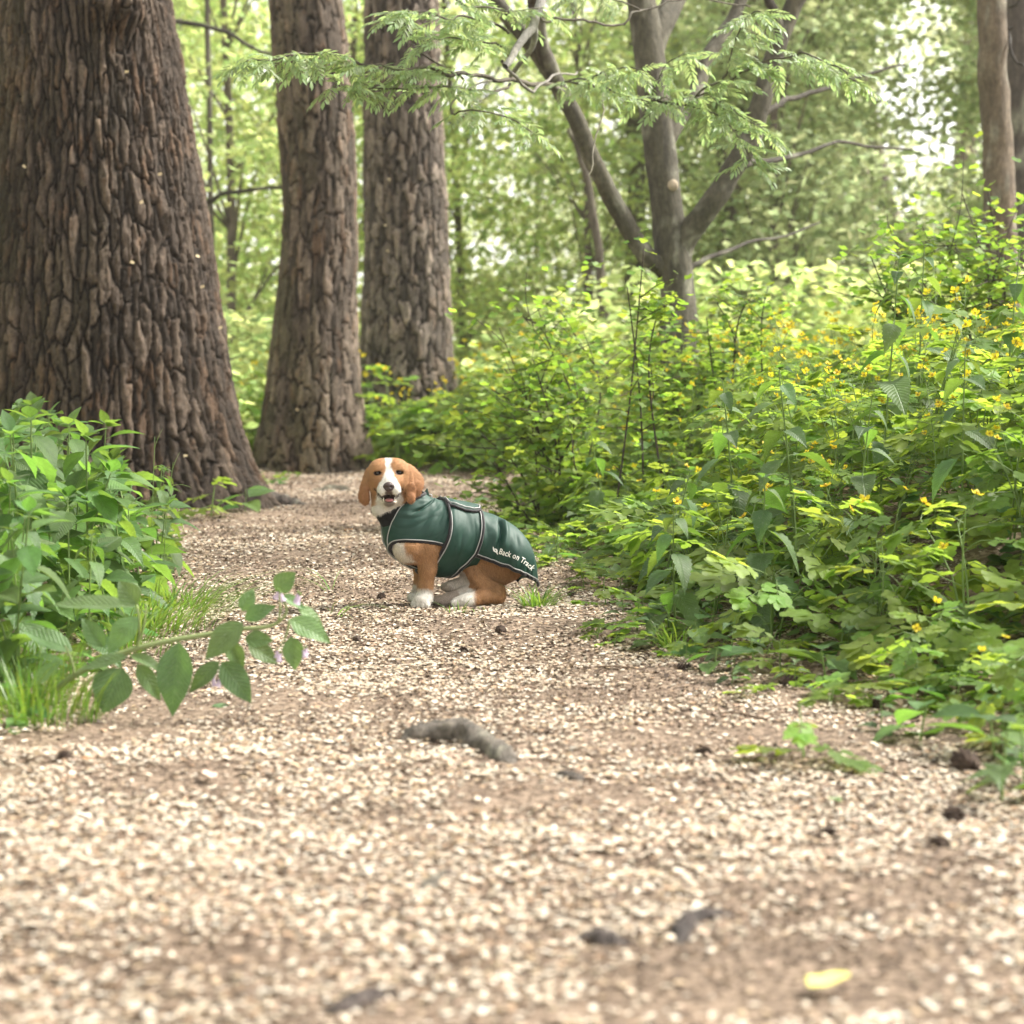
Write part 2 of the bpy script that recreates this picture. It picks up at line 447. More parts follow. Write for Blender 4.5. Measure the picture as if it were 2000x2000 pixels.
def husks(x, y, size, cols, seed, lift=.010, curl=.22):
    """small curled round husks lying on the ground; 6 vertices, 2 quads each"""
    r = np.random.default_rng(seed); n = len(x)
    th = r.uniform(0, 2 * np.pi, n); s = size * r.uniform(.6, 1.35, n)
    e = r.uniform(.55, 1.0, n)
    tx, ty = r.normal(0, .14, n), r.normal(0, .14, n)
    ang = np.array([0, 60, 120, 180, 240, 300]) * np.pi / 180
    lx = np.cos(ang)[None] * s[:, None] * .5; ly = np.sin(ang)[None] * (s * e)[:, None] * .5
    cz = np.array([1, 0, 0, 1, 0, 0.])[None] * (s * r.normal(0, curl * .6, n))[:, None]
    gx = lx * np.cos(th)[:, None] - ly * np.sin(th)[:, None]; gy = lx * np.sin(th)[:, None] + ly * np.cos(th)[:, None]
    z = gz(x, y) + lift + r.uniform(0, .006, n)
    V = np.stack([x[:, None] + gx, y[:, None] + gy, z[:, None] + cz + tx[:, None] * gx + ty[:, None] * gy], -1).reshape(-1, 3)
    b = np.arange(n)[:, None] * 6
    F = np.concatenate([b + np.array([[1, 2, 3, 0]]), b + np.array([[0, 3, 4, 5]])])
    return V, F, np.repeat(cols, 6, 0)
PAL = np.array([(.50, .43, .335), (.43, .355, .265), (.55, .50, .415), (.37, .28, .18), (.32, .215, .135), (.42, .31, .23), (.23, .16, .11), (.12, .085, .06)])
PW = np.array([.24, .24, .13, .14, .08, .06, .06, .05])
def scatter(y0, y1, dens, margin=.5):
    A = []
    n = int(dens * (y1 - y0) * 4.6)
    y = rng.uniform(y0, y1, n); x = rng.uniform(-2.3, 2.3, n)
    half = .24 * y + margin
    dens_n = fbm(x * 1.3, y * .9, 0, 21, 4) * .7 + fbm(x * 5, y * 5, 0, 29, 2) * .3
    keep = (np.abs(x) < half) & (x > edge_l(y) - .5 - .3 * rng.random(n)) & (x < edge_r(y) + .6 + .3 * rng.random(n))
    bare = np.zeros(n)                                        # worn bare places
    for bx, by, sx, sy in ((.42, 5.1, .38, .26), (.10, 4.45, .34, .20), (-.72, 4.6, .22, .22), (.40, 3.15, .30, .16), (-.45, 3.2, .26, .16), (.66, 3.55, .20, .16), (.22, 5.75, .30, .18), (-.35, 7.9, .28, .30), (-.5, 10.2, .5, .6), (.2, 7.1, .3, .25), (-.9, 12.4, .5, .9)):
        bare = np.maximum(bare, np.exp(-((x - bx) / sx) ** 2 - ((y - by) / sy) ** 2) * (.5 + fbm(x * 4, y * 6, 0, 35, 3)))
    keep &= rng.random(n) < (ss(.40, .53, dens_n) * .88 + .12) * (1 - .88 * np.clip(bare * 1.25, 0, 1))
    return x[keep], y[keep]
lit = MB()
for y0, y1, dn, s in ((2.3, 5.2, 6800, .0155), (5.2, 9.2, 6500, .0145), (9.2, 18.5, 2500, .018)):
    x, y = scatter(y0, y1, dn)
    c = PAL[rng.choice(len(PAL), len(x), p=PW)] * rng.uniform(.8, 1.15, (len(x), 1))
    lit.add(*husks(x, y, s, c, int(y0 * 10)))
tag(ob('seed_litter', lit.mesh('seed_litter', M['litter'], False, True)), 'pale tan seed husks scattered thickly over the path', None, None, 'stuff')
# fine brown crumbs, bark shreds and needles trodden into the bare patches
cr = MB()
for y0, y1, dn, s in ((2.3, 6.0, 5200, .0085), (6.0, 10.0, 3200, .011), (10.0, 18.0, 1200, .016)):
    n = int(dn * (y1 - y0) * 4.6); y = rng.uniform(y0, y1, n); x = rng.uniform(-2.3, 2.3, n)
    k = (np.abs(x) < .24 * y + .5) & (x > edge_l(y) - .4) & (x < edge_r(y) + .5) & (rng.random(n) < .25 + .75 * ss(.60, .42, fbm(x * 2.1, y * 2.1, 0, 33, 3)))
    x, y = x[k], y[k]
    c = np.array([(.10, .068, .045), (.15, .10, .066), (.06, .042, .03), (.21, .15, .10), (.30, .23, .16)])[rng.choice(5, len(x), p=[.3, .25, .2, .15, .1])]
    cr.add(*husks(x, y, s, c, 60 + int(y0 * 10), .009, .5))
tag(ob('forest_crumbs', cr.mesh('forest_crumbs', M['litter'], False, True)), 'fine brown crumbs and bark bits trodden into the path', None, None, 'stuff')
# dry bits under the plants of both banks
n = 26000
y = rng.uniform(4, 17, n); side = rng.random(n) < .7
x = np.where(side, edge_r(y) + rng.uniform(.1, 2.6, n), edge_l(y) - rng.uniform(.1, 1.6, n))
k = np.abs(x) < .26 * y + .5
c = PAL[rng.choice(len(PAL), n, p=[.08, .12, .06, .2, .2, .08, .16, .10])]
tag(ob('leaf_litter', MB().add(*husks(x[k], y[k], .024, c[k], 5)).mesh('leaf_litter', M['litter'], False, True)), 'brown dry litter on the soil beneath the plants', None, None, 'stuff')
# ------------------------------------------------------------------ the three old pines
def bark_trunk(rows, D, top, ncell, ph, depth, step, lobes, seed, base_col, moss=0.0, orange=.25, burl=None, crack_w=.014, rough=.4):
    """trunk with real bark plates; rows are (height, left, right) of the trunk's edges"""
    zz = np.array([r[0] for r in rows]); cxs = np.array([(r[1] + r[2]) / 2 for r in rows]); rr = np.array([(r[2] - r[1]) / 2 for r in rows])
    o = np.argsort(zz); zz, cxs, rr = zz[o], cxs[o], rr[o]
    z0 = gzf(cxs[0], D) - .15
    zt = .906 + .18 * D + .1
    zs = np.concatenate([np.arange(z0, zt, step), np.arange(zt, top, .12)])
    nf = int(np.pi * 1.25 * rr.mean() / step); nb_ = nf // 6          # finer towards the path
    th = np.concatenate([R(-204) + np.arange(nf) * R(228) / nf, R(24) + np.arange(nb_) * R(132) / nb_]); nth = nf + nb_
    TH, Zg = np.meshgrid(th, zs)
    r = np.interp(Zg, zz, rr); cx = np.interp(Zg, zz, cxs)
    if top > zz[-1]:
        sl = (rr[-1] - rr[-4]) / (zz[-1] - zz[-4]); r = np.where(Zg > zz[-1], np.maximum(rr[-1] + sl * .6 * (Zg - zz[-1]), .12), r)
    h = Zg - z0
    for (a, amp, hs, wd) in lobes:
        d = np.angle(np.exp(1j * (TH - a)))
        r = r + amp * np.exp(-h / hs) * np.exp(-(d / wd) ** 2)
    r = r * (1 + .05 * (fbm(np.cos(TH) * 1.5, np.sin(TH) * 1.5, Zg * .7, seed, 3) - .5))
    C, S = np.cos(TH), np.sin(TH)
    w1 = fbm(C * 6, S * 6, Zg * 3.0, seed + 1, 3) - .5; w2 = fbm(C * 6, S * 6, Zg * 3.0, seed + 2, 3) - .5
    cw = 2 * np.pi * rr.mean() / ncell
    w3, w4 = fbm(C * 22, S * 22, Zg * 16, seed + 4, 2) - .5, fbm(C * 22, S * 22, Zg * 16, seed + 8, 2) - .5
    u = TH / (2 * np.pi) * ncell + w1 * 1.1 + .018 / cw * w3; v = Zg / ph + w2 * .7 + .03 / ph * w4 + .5 * np.mod(np.floor(u), 2) + .6 * (fbm(C * 8, S * 8, Zg * .4, seed + 12, 2) - .5)
    e, cid = plates(u, v, cw, ph, seed, .85, ncell)
    e2, cid2 = plates(u * 2, v * 1.9, cw / 2, ph / 1.9, seed + 9, .9, ncell * 2)
    fine = .6 * fbm(C * 75, S * 75, Zg * 22, seed + 3, 4) + .4 * np.abs(fbm(C * 24, S * 24, Zg * 5, seed + 7, 3) - .5) * 2
    plate = ss(.001, crack_w, e) * .85 + .15 * ss(crack_w, 3 * crack_w, e)
    d = depth * (plate * (.55 + .75 * cid) + .16 * plate * ss(0, .007, e2) + .45 * plate * (cid2 - .5)) + depth * rough * (fine - .4)
    if burl:
        bx, bz, ba, bw = burl
        dd = np.exp(-((np.angle(np.exp(1j * (TH - bx))) * r) ** 2 + (Zg - bz) ** 2 * 1.3) / bw ** 2)
        d = d + ba * dd * (.7 + .9 * fbm(C * 14, S * 14, Zg * 9, 77, 3))
    r = r + d - depth
    V = np.stack([cx + r * C, D + r * S, Zg], -1)
    nz_ = len(zs); i = np.arange(nz_ - 1)[:, None] * nth; j = np.arange(nth)[None]
    F = np.stack([i + j, i + (j + 1) % nth, i + nth + (j + 1) % nth, i + nth + j], -1).reshape(-1, 4)
    crack = np.array((.022, .016, .012)); b = np.array(base_col)
    tone = (.45 + 1.15 * cid ** 1.3)[..., None] * (.75 + .5 * cid2)[..., None]
    col = b * tone
    om = (ss(.5, .68, fbm(C * 9, S * 9, Zg * 5, seed + 5, 3)) * orange * (cid2 > .45))[..., None]
    col = col * (1 - om) + np.array((.19, .10, .048)) * om
    if moss:
        mm = (ss(.42, .62, fbm(C * 3, S * 3, Zg * 1.5, seed + 6, 3)) * moss * (.35 + .65 * np.exp(-h / 1.2)) * (.45 - .55 * C).clip(0, 1))[..., None]
        col = col * (1 - mm) + np.array((.085, .092, .026)) * mm
    k = ss(.001, crack_w * .9, e)[..., None] * (.7 + .3 * ss(0, .006, e2))[..., None]
    col = crack * (1 - k) + col * k
    return MB().add(V, F, col.reshape(-1, 3))
def px_rows(rows, D):
    o = []
    for (y, l, r_) in rows:
        a, b = at(l, y, D), at(r_, y, D); o.append((a[2], a[0], b[0]))
    return o
def pine(label, rows, D, **k):
    rw = px_rows(rows, D)
    cx = (rw[-1][1] + rw[-1][2]) / 2
    t = empty('pine_tree', (0, 0, 0), label, 'tree')
    ob('trunk', bark_trunk(rw, D, **k).mesh('pine_trunk', M['bark'], True, True), t)
    return t
D1 = 13.5
T1 = pine('massive old pine trunk with dark furrowed bark at the left edge of the path',
     [(-900, 60, 255), (-300, 35, 300), (0, 4, 330), (100, -4, 350), (200, -14, 367), (300, -24, 384), (400, -36, 402), (500, -48, 418), (600, -60, 432), (700, -72, 445), (800, -84, 458), (880, -95, 468), (960, -105, 476), (1030, -110, 480)],
     D1, top=8, ncell=80, ph=.28, depth=.032, crack_w=.012, rough=1.2, step=.0082,
     lobes=[(R(-18), .43, .33, .34), (R(-50), .12, .22, .25), (R(-95), .16, .25, .3), (R(-140), .2, .3, .3), (R(60), .2, .3, .4), (R(170), .2, .3, .4)],
     seed=3, base_col=(.096, .072, .054), moss=.35, orange=.32, burl=(R(-63), 3.02, .21, .16))
T2 = pine('slim middle pine trunk, mossy on its left side, standing behind the dog',
     [(-900, 535, 650), (-300, 522, 660), (0, 525, 668), (100, 530, 680), (200, 540, 688), (300, 547, 694), (400, 552, 697), (500, 548, 697), (600, 537, 696), (700, 527, 698), (780, 518, 702), (850, 510, 708), (920, 505, 712), (960, 503, 714)],
     17.5, top=8, ncell=24, ph=.27, depth=.024, crack_w=.0105, rough=.9, step=.0105,
     lobes=[(R(-22), .30, .36, .4), (R(-158), .16, .32, .5), (R(-75), .07, .2, .2), (R(60), .12, .3, .5)],
     seed=13, base_col=(.145, .113, .086), moss=.75, orange=.35)
T3 = pine('grey scaly pine trunk rising behind the yellow flowers, rightmost of the three pines',
     [(-900, 715, 835), (-300, 714, 850), (0, 712, 856), (100, 711, 860), (200, 709, 863), (300, 709, 868), (400, 710, 874), (500, 711, 877), (600, 708, 880), (700, 703, 886), (770, 700, 892), (850, 692, 900), (920, 688, 906)],
     19.5, top=8, ncell=30, ph=.24, depth=.027, crack_w=.0125, rough=.9, step=.0115,
     lobes=[(R(-20), .1, .3, .4), (R(-130), .08, .3, .4), (R(80), .1, .3, .5)],
     seed=31, base_col=(.175, .143, .115), moss=.1, orange=.2)
# husks caught in the bark
hm = MB(); hm.add(np.array([(-.012, 0, -.006), (.010, -.004, -.009), (.016, .003, .004), (-.008, 0, .010)]), [[0, 1, 2, 3]])
husk_me = hm.mesh('caught_husk', simple('husk_pale', (.62, .5, .3), .7))
for tr, D, lst in ((T1, D1, [(247, 140, .53), (135, 258, .6), (47, 325, .6), (312, 340, .56), (258, 512, .72), (386, 500, .5), (430, 640, .4), (362, 890, .8), (276, 395, .66), (395, 560, .5)]),
                   (T2, 17.5, [(680, 285, .1), (580, 800, .36), (530, 870, .3)]), (T3, 19.5, [(760, 350, .34), (757, 490, .35), (752, 440, .35)])):
    for (px, py, off) in lst:
        p = at(px, py, D - off - .02)
        ob('husk', husk_me, tr, p, (rng.uniform(-.5, .5), rng.uniform(-1, 1), rng.uniform(-.4, .4)))

# ------------------------------------------------------------------ branching helpers
def px_path(pts, n, r0, r1, jit=0.0, seed=0):
    """pts: (px,py,depth) along a branch -> smooth world points and radii"""
    P = np.array([at(*p) for p in pts]); P = catmull(P, n)
    if jit:
        r = np.random.default_rng(seed)
        P = P + (np.stack([fbm(np.arange(n) * .35, k * 9.1, 0, seed, 2) for k in range(3)], 1) - .5) * jit
    return P, np.linspace(r0, r1, n)
def bark_tube(P, rad, n, step_col, seed, amp=.06):
    """limb with uneven smooth bark"""
    V, F = tube(P, rad, n)
    m = len(P); ctr = np.repeat(P, n, 0)
    k = 1 + amp * (fbm(V[:, 0] * 9, V[:, 1] * 9, V[:, 2] * 4, seed, 4) - .5) * 2
    V = ctr + (V - ctr) * k[:, None]
    t = fbm(V[:, 0] * 12, V[:, 1] * 12, V[:, 2] * 3, seed + 3, 4)
    lich = ss(.60, .68, fbm(V[:, 0] * 14, V[:, 1] * 14, V[:, 2] * 11, seed + 8, 3))
    c = np.array(step_col) * (.6 + .8 * t)[:, None]
    c = c * (1 - .6 * lich)[:, None] + np.array((.30, .29, .22)) * (.6 * lich)[:, None]
    return V, F, c

# ------------------------------------------------------------------ leaf shapes (base at 0, pointing +Y, face up +Z)
def blade(L, W, n=9, peak=.38, tip=1.0, teeth=0, tamp=.08, fold=.18, droop=.25, wave=0.0, mid=True):
    """one leaf blade: width profile, toothed edge, folded along its midrib, drooping towards the tip"""
    if teeth: n = teeth * 2 + 1
    t = np.linspace(0, 1, n)
    p = peak
    w = np.where(t < p, np.sin(np.clip(t / p, 0, 1) * np.pi / 2) ** .75, np.cos(np.clip((t - p) / (1 - p), 0, 1) * np.pi / 2) ** tip)
    w = np.clip(w, 0, 1) * W / 2
    if teeth:
        w = w * (1 + tamp * np.where(np.arange(n) % 2 == 1, 1, -1) * (t > .04))
    y = t * L
    z0 = -droop * L * t ** 2
    zw = wave * L * np.sin(t * 9)
    out_ = []
    ys = y - (0.06 * L * (np.arange(n) % 2 == 0) if teeth else 0) * 0
    Lm = np.stack([-w, ys, z0 + fold * w + zw], 1); Rm = np.stack([w, ys, z0 + fold * w - zw], 1)
    Mm = np.stack([0 * w, y, z0], 1)
    hl = np.stack([-w * .5, ys, z0 + fold * w * .62 + zw * .3], 1); hr = np.stack([w * .5, ys, z0 + fold * w * .62 - zw * .3], 1)
    V = np.concatenate([Lm, hl, Mm, hr, Rm])
    i = np.arange(n - 1)
    F = np.concatenate([np.stack([k * n + i, (k + 1) * n + i, (k + 1) * n + i + 1, k * n + i + 1], 1) for k in range(4)])
    return V, F
def blade2(L, W, n=5, fold=.2, droop=.25, peak=.45):
    t = np.linspace(0, 1, n)
    w = np.sin(np.clip(t ** (math.log(.5) / math.log(peak)), 0, 1) * np.pi) ** .8 * W / 2
    z0 = -droop * L * t ** 2
    V = np.concatenate([np.stack([-w, t * L, z0 + fold * w], 1), np.stack([0 * w, t * L, z0], 1), np.stack([w, t * L, z0 + fold * w], 1)])
    i = np.arange(n - 1)
    F = np.concatenate([np.stack([k * n + i, (k + 1) * n + i, (k + 1) * n + i + 1, k * n + i + 1], 1) for k in range(2)])
    return V, F
def xf(V, loc=(0, 0, 0), rot=(0, 0, 0), s=1.0):
    m = np.array(Euler(rot).to_matrix())
    return np.asarray(V) * s @ m.T + np.asarray(loc)
def lobed(L, W, lobes=3, droop=.15, cup=.12, seed=0):
    """rounded lobed blade (celandine lobe, currant leaf): fan of scallops about the midrib"""
    r = np.random.default_rng(seed)
    m = 6 * lobes + 1
    a = np.linspace(-2.2, 2.2, m)
    q = np.abs(np.cos(a * lobes / 1.45)) ** .6
    rad = (.62 + .38 * q) * (1 - .10 * np.abs(a)) * r.uniform(.93, 1.07, m)
    x = np.sin(a) * rad * W / 2; y = L * .42 + np.cos(a) * rad * L * .58
    x = np.concatenate([[0], x]); y = np.concatenate([[0], y])
    rr = np.hypot(x / (W / 2), (y - .42 * L) / (.58 * L))
    z = cup * W * rr ** 2 * .5 - droop * L * (y / L).clip(0, 2) ** 2 + .03 * L * np.sin(x / W * 14)
    V = np.stack([x, y, z], 1)
    c = np.array([[0, .42 * L, -droop * L * .18]])
    V = np.concatenate([V, c]); n = len(V) - 1
    T = [[n, k + 1, k] for k in range(0, n - 1)] + [[n, 0, n - 1]]
    return V, np.array(T)

# celandine leaf: pinnate, five to seven scalloped lobes on a pale rachis
def celandine_leaf(L=.15, seed=0):
    r = np.random.default_rng(seed); mb = MB()
    ys = [.34, .58, .80]
    rach = lambda t: np.array([0, L * t, -.10 * L * t * t])
    mb.tube([rach(t) for t in (0, .4, .8)], [.0017, .0014, .001], 4, cap=False, mi=1)
    for k, t in enumerate(ys):
        for sgn in (-1, 1):
            V, F = lobed(L * (.30 + .09 * k) * r.uniform(.9, 1.1), L * (.30 + .07 * k), 3, .2, .15, seed * 31 + k * 2 + (sgn > 0))
            mb.add(xf(V, rach(t - .02), (R(r.uniform(-18, 8)), R(sgn * r.uniform(-14, 14)), -sgn * R(72 - 14 * k))), F)
    V, F = lobed(L * .50, L * .46, 4, .18, .12, seed * 31 + 11)
    mb.add(xf(V, rach(.80), (R(-4), 0, 0)), F)
    return mb
CEL = [celandine_leaf(.19, s).mesh('celandine_leaf', [M['celandine'], M['stem']]) for s in range(4)]
def flower_mesh():
    mb = MB()
    for k in range(4):
        V, F = blade2(.0165, .014, 4, -.25, -.1, .6)
        mb.add(xf(V, (0, 0, .006), (R(18), 0, R(90 * k + 12))), F)
    a = np.arange(8) * np.pi / 4
    for k in range(7):
        b = k * 2.4
        mb.tube([(0, 0, .004), (.004 * math.cos(b), .004 * math.sin(b), .012)], [.0008, .0013], 3, mi=1)
    mb.tube([(0, 0, -.03), (0, 0, .006)], [.0009, .0011], 4, mi=2, cap=False)
    return mb.mesh('celandine_flower', [M['petal'], M['anther'], M['stem']])
FLOWER = flower_mesh()

def celandine_proto(seed, h, nleaf, nflow, spread=.16):
    """children: stem, leaf..., flower..."""
    r = np.random.default_rng(seed); kids = []; mb = MB(); spots = []; tops = []
    ns = r.integers(3, 5)
    for s in range(ns):
        a = r.uniform(0, 6.28); lean = r.uniform(.05, spread); hh = h * r.uniform(.72, 1.0)
        P = catmull([(0.02 * math.cos(a), .02 * math.sin(a), -.04), (lean * .45 * math.cos(a), lean * .45 * math.sin(a), hh * .5), (lean * 1.2 * math.cos(a + .3), lean * 1.2 * math.sin(a + .3), hh)], 7)
        mb.tube(P, np.linspace(.0042, .0018, 7), 5, cap=False)
        tops.append((P[-1], a)); spots.append(P)
    for k in range(nleaf):
        P = spots[k % ns]; t = .12 + .88 * ((k // ns + .5) / math.ceil(nleaf / ns)) ** .8
        p = P[0] + 0; f = t * 6; i0 = min(int(f), 5); p = P[i0] + (P[i0 + 1] - P[i0]) * (f - i0)
        az = k * 2.4 + r.uniform(-.5, .5); pl = r.uniform(.03, .08) * (1.2 - .5 * t)
        q = p + np.array([-math.sin(az) * pl, math.cos(az) * pl, pl * .55])
        mb.tube([p, (p + q) / 2 + [0, 0, .004], q], [.0016, .0014, .0012], 4, cap=False)
        kids.append(('leaf', CEL[r.integers(4)], q, (R(r.uniform(-28, 22)), R(r.uniform(-18, 18)), az), r.uniform(.75, 1.25) * (1.1 - .35 * t)))
    for k in range(nflow):
        P, a = tops[k % ns]; p = P[-1] if np.ndim(P) > 1 else P
        q = p + np.array([r.uniform(-.045, .045), r.uniform(-.045, .045), r.uniform(.03, .10)])
        mb.tube([p, q - [0, 0, .02]], [.0013, .0009], 4, cap=False)
        kids.append(('flower', FLOWER, q, (R(r.uniform(-55, 55)), R(r.uniform(-55, 55)), r.uniform(0, 6)), r.uniform(.95, 1.4)))
    return [('stem', mb.mesh('celandine_stem', M['stem']), (0, 0, 0), (0, 0, 0), 1.0)] + kids
NET = []
for s, (L, W) in enumerate(((.14, .088), (.12, .072), (.14, .078))):
    mb = MB(); V, F = blade(L, W, teeth=9, tamp=.10, peak=.26, tip=1.25, fold=.28, droop=.35 + .1 * s, wave=.006)
    mb.add(xf(V, (0, .022, 0)), F); mb.tube([(0, 0, 0), (0, .012, .002), (0, .024, 0)], .0013, 4, mi=1, cap=False)
    NET.append(mb.mesh('nettle_leaf', [M['nettle'], M['stem']]))
def nettle_proto(seed, h, pairs, big=1.0, curve=.05):
    r = np.random.default_rng(seed); kids = []; mb = MB(); a = r.uniform(0, 6.28)
    P = catmull([(0, 0, -.04), (curve * .4 * math.cos(a), curve * .4 * math.sin(a), h * .5), (curve * math.cos(a), curve * math.sin(a), h)], 9)
    mb.tube(P, np.linspace(.0045, .002, 9), 5, cap=False)
    for k in range(pairs):
        t = .22 + .78 * (k + .3) / pairs; f = t * 8; i0 = min(int(f), 7); p = P[i0] + (P[i0 + 1] - P[i0]) * (f - i0)
        s = (1.0 - .55 * max(0, t - .55) / .45) * big
        for q in (0, 1):
            az = a + k * 1.571 + q * math.pi + r.uniform(-.25, .25)
            kids.append(('leaf', NET[r.integers(3)], p, (R(r.uniform(-42, 5) + 30 * max(0, t - .8)), R(r.uniform(-15, 15)), az), s * r.uniform(.85, 1.2)))
    for k in range(5):
        az = r.uniform(0, 6.28)
        kids.append(('leaf', NET[1], P[-1], (R(r.uniform(5, 50)), 0, az), .35 * big))
    return [('stem', mb.mesh('nettle_stem', M['stem']), (0, 0, 0), (0, 0, 0), 1.0)] + kids
BAL = []
for s in range(3):
    mb = MB(); V, F = blade(.195, .128, teeth=8, tamp=.05, peak=.36, tip=1.1, fold=.22, droop=.2 + .13 * s, wave=.008)
    mb.add(xf(V, (0, .03, 0)), F); mb.tube([(0, 0, 0), (0, .015, .003), (0, .032, 0)], .0016, 4, mi=1, cap=False)
    BAL.append(mb.mesh('balsam_leaf', [M['balsam'], M['stem']]))
def balsam_proto(seed, h, nl):
    r = np.random.default_rng(seed); kids = []; mb = MB()
    a = r.uniform(0, 6.28); c = r.uniform(.02, .1)
    P = catmull([(0, 0, -.04), (c * .4 * math.cos(a), c * .4 * math.sin(a), h * .5), (c * math.cos(a), c * math.sin(a), h)], 9)
    mb.tube(P, np.linspace(.005, .0025, 9), 5, cap=False)
    for k in range(nl):
        t = .18 + .82 * (k + .5) / nl; f = t * 8; i0 = min(int(f), 7); p = P[i0] + (P[i0 + 1] - P[i0]) * (f - i0)
        kids.append(('leaf', BAL[r.integers(3)], p, (R(r.uniform(-38, 25) + 25 * max(0, t - .75)), R(r.uniform(-20, 20)), k * 2.4 + r.uniform(-.4, .4)), r.uniform(.75, 1.15) * (1.05 - .35 * t)))
    for k in range(5):
        kids.append(('leaf', BAL[0], P[-1], (R(r.uniform(15, 65)), 0, k * 1.26), .38))
    return [('stem', mb.mesh('balsam_stem', M['stem']), (0, 0, 0), (0, 0, 0), 1.0)] + kids
def seedling_proto(seed, h, nl, meshes, sc_=.5):
    r = np.random.default_rng(seed); kids = []; mb = MB()
    mb.tube([(0, 0, -.03), (.01, 0, h * .5), (.015, .005, h)], [.0025, .002, .0015], 4, cap=False)
    for k in range(nl):
        t = (k + 1) / nl
        kids.append(('leaf', meshes[r.integers(len(meshes))], (.013 * t, .004 * t, h * t), (R(r.uniform(-15, 25)), R(r.uniform(-15, 15)), k * 2.4 + r.uniform(-.4, .4)), sc_ * r.uniform(.7, 1.25)))
    return [('stem', mb.mesh('seedling_stem', M['stem']), (0, 0, 0), (0, 0, 0), 1.0)] + kids
class Proto:
    """the first placement builds the thing, the others copy it and its parts"""
    def __init__(s, name, cat, spec): s.name, s.cat, s.spec, s.root = name, cat, spec, None
    def place(s, x, y, rz, scale, label, group=None, tilt=(0, 0), z=None):
        loc = (x, y, gzf(x, y) if z is None else z)
        if s.root is None:
            s.root = empty(s.name, loc, label, s.cat, group, rz, scale)
            s.root.rotation_euler = (tilt[0], tilt[1], rz)
            s.kids = [ob(n, me, s.root, l, r, q) for (n, me, l, r, q) in s.spec]
            return s.root
        return copy_thing(s.root, s.kids, loc, rz, scale, label, group, tilt)

# ------------------------------------------------------------------ the celandine bank on the right of the path
CP = [Proto('celandine_plant', 'plant', celandine_proto(100 + k, h, nl, nf)) for k, (h, nl, nf) in enumerate(((.62, 20, 8), (.55, 19, 6), (.68, 21, 9), (.50, 19, 3)))]
CL = [Proto('celandine_plant', 'plant', celandine_proto(200 + k, h, nl, nf, .12)) for k, (h, nl, nf) in enumerate(((.30, 15, 1), (.24, 13, 0), (.36, 17, 2)))]
NP = [Proto('nettle_plant', 'plant', nettle_proto(300 + k, h, n_, b)) for k, (h, n_, b) in enumerate(((.85, 8, 1.1), (.65, 7, 1.1), (.45, 6, 1.0)))]
SP = [Proto('seedling', 'plant', seedling_proto(400 + k, h, n_, ms, s)) for k, (h, n_, ms, s) in enumerate(((.09, 5, CEL, .55), (.07, 5, BAL, .45), (.12, 6, NET, .6), (.05, 4, CEL, .5)))]
pts = []
def poisson(n, fx, dmin, pts, fac=None):
    got = []
    for _ in range(n):
        x, y = fx()
        dm = dmin if fac is None else dmin * fac(x, y)
        if all((x - a) ** 2 + (y - b) ** 2 > dm * dm for a, b in pts):
            pts.append((x, y)); got.append((x, y))
    return got
def bank():
    y = rng.uniform(4.6, 15.5); x = edge_r(y) + rng.uniform(.12, 3.4)
    return x, y
def zone_r(x, y):
    px = x / y * FPX + 1000
    if y >= 11.5: return 'at the bank\'s far end before the rowan trunk' if px < 1480 else 'under the leafy shrub at the right edge'
    if y >= 9: return 'behind the dog, under the dark-branched shrub' if px < 1260 else ('below the rowan trunk in the middle of the bank' if px < 1560 else 'below the right-hand shrub, high on the bank')
    if y >= 7.1: return 'at the corner of the bank right of the dog' if px < 1430 else ('around the broad leaning nettle' if px < 1720 else 'half-way up the right edge of the picture')
    return 'at the path edge below the leaning nettle' if px < 1720 else 'nearest the camera at the lower right'
KP = ('with a loose flower head', 'with scattered flowers', 'tall and many-flowered', 'almost without flowers')
cnt = 0
for x, y in poisson(4200, bank, .235, pts, lambda x, y: 1.0 if y < 9 else 1.0 + (y - 9) * .05):
    if x > .245 * y + .55 or cnt > 330: continue
    d = x - edge_r(y) + rng.uniform(-.1, .1)
    near = y < 6.3
    if d < .5 or (near and d < .85):
        k_ = rng.integers(3); CL[k_].place(x, y, rng.uniform(0, 6.28), rng.uniform(.75, 1.15) * (.75 if near and d < .4 else 1), ('low flowerless celandine ', 'very low leafy celandine ', 'knee-high leafy celandine ')[k_] + zone_r(x, y), 'low celandine plants edging the right bank', (rng.uniform(-.15, .15), rng.uniform(-.25, .05)))
    else:
        s = rng.uniform(.8, 1.12) * (.72 + .28 * ss(.4, 1.4, d)) * (1.0 if y > 6.5 else .85)
        k_ = rng.integers(4); CP[k_].place(x, y, rng.uniform(0, 6.28), s, 'celandine ' + KP[k_] + ' ' + zone_r(x, y), 'flowering celandine plants in the right bank', (rng.uniform(-.12, .12), rng.uniform(-.2, .06)))
    cnt += 1
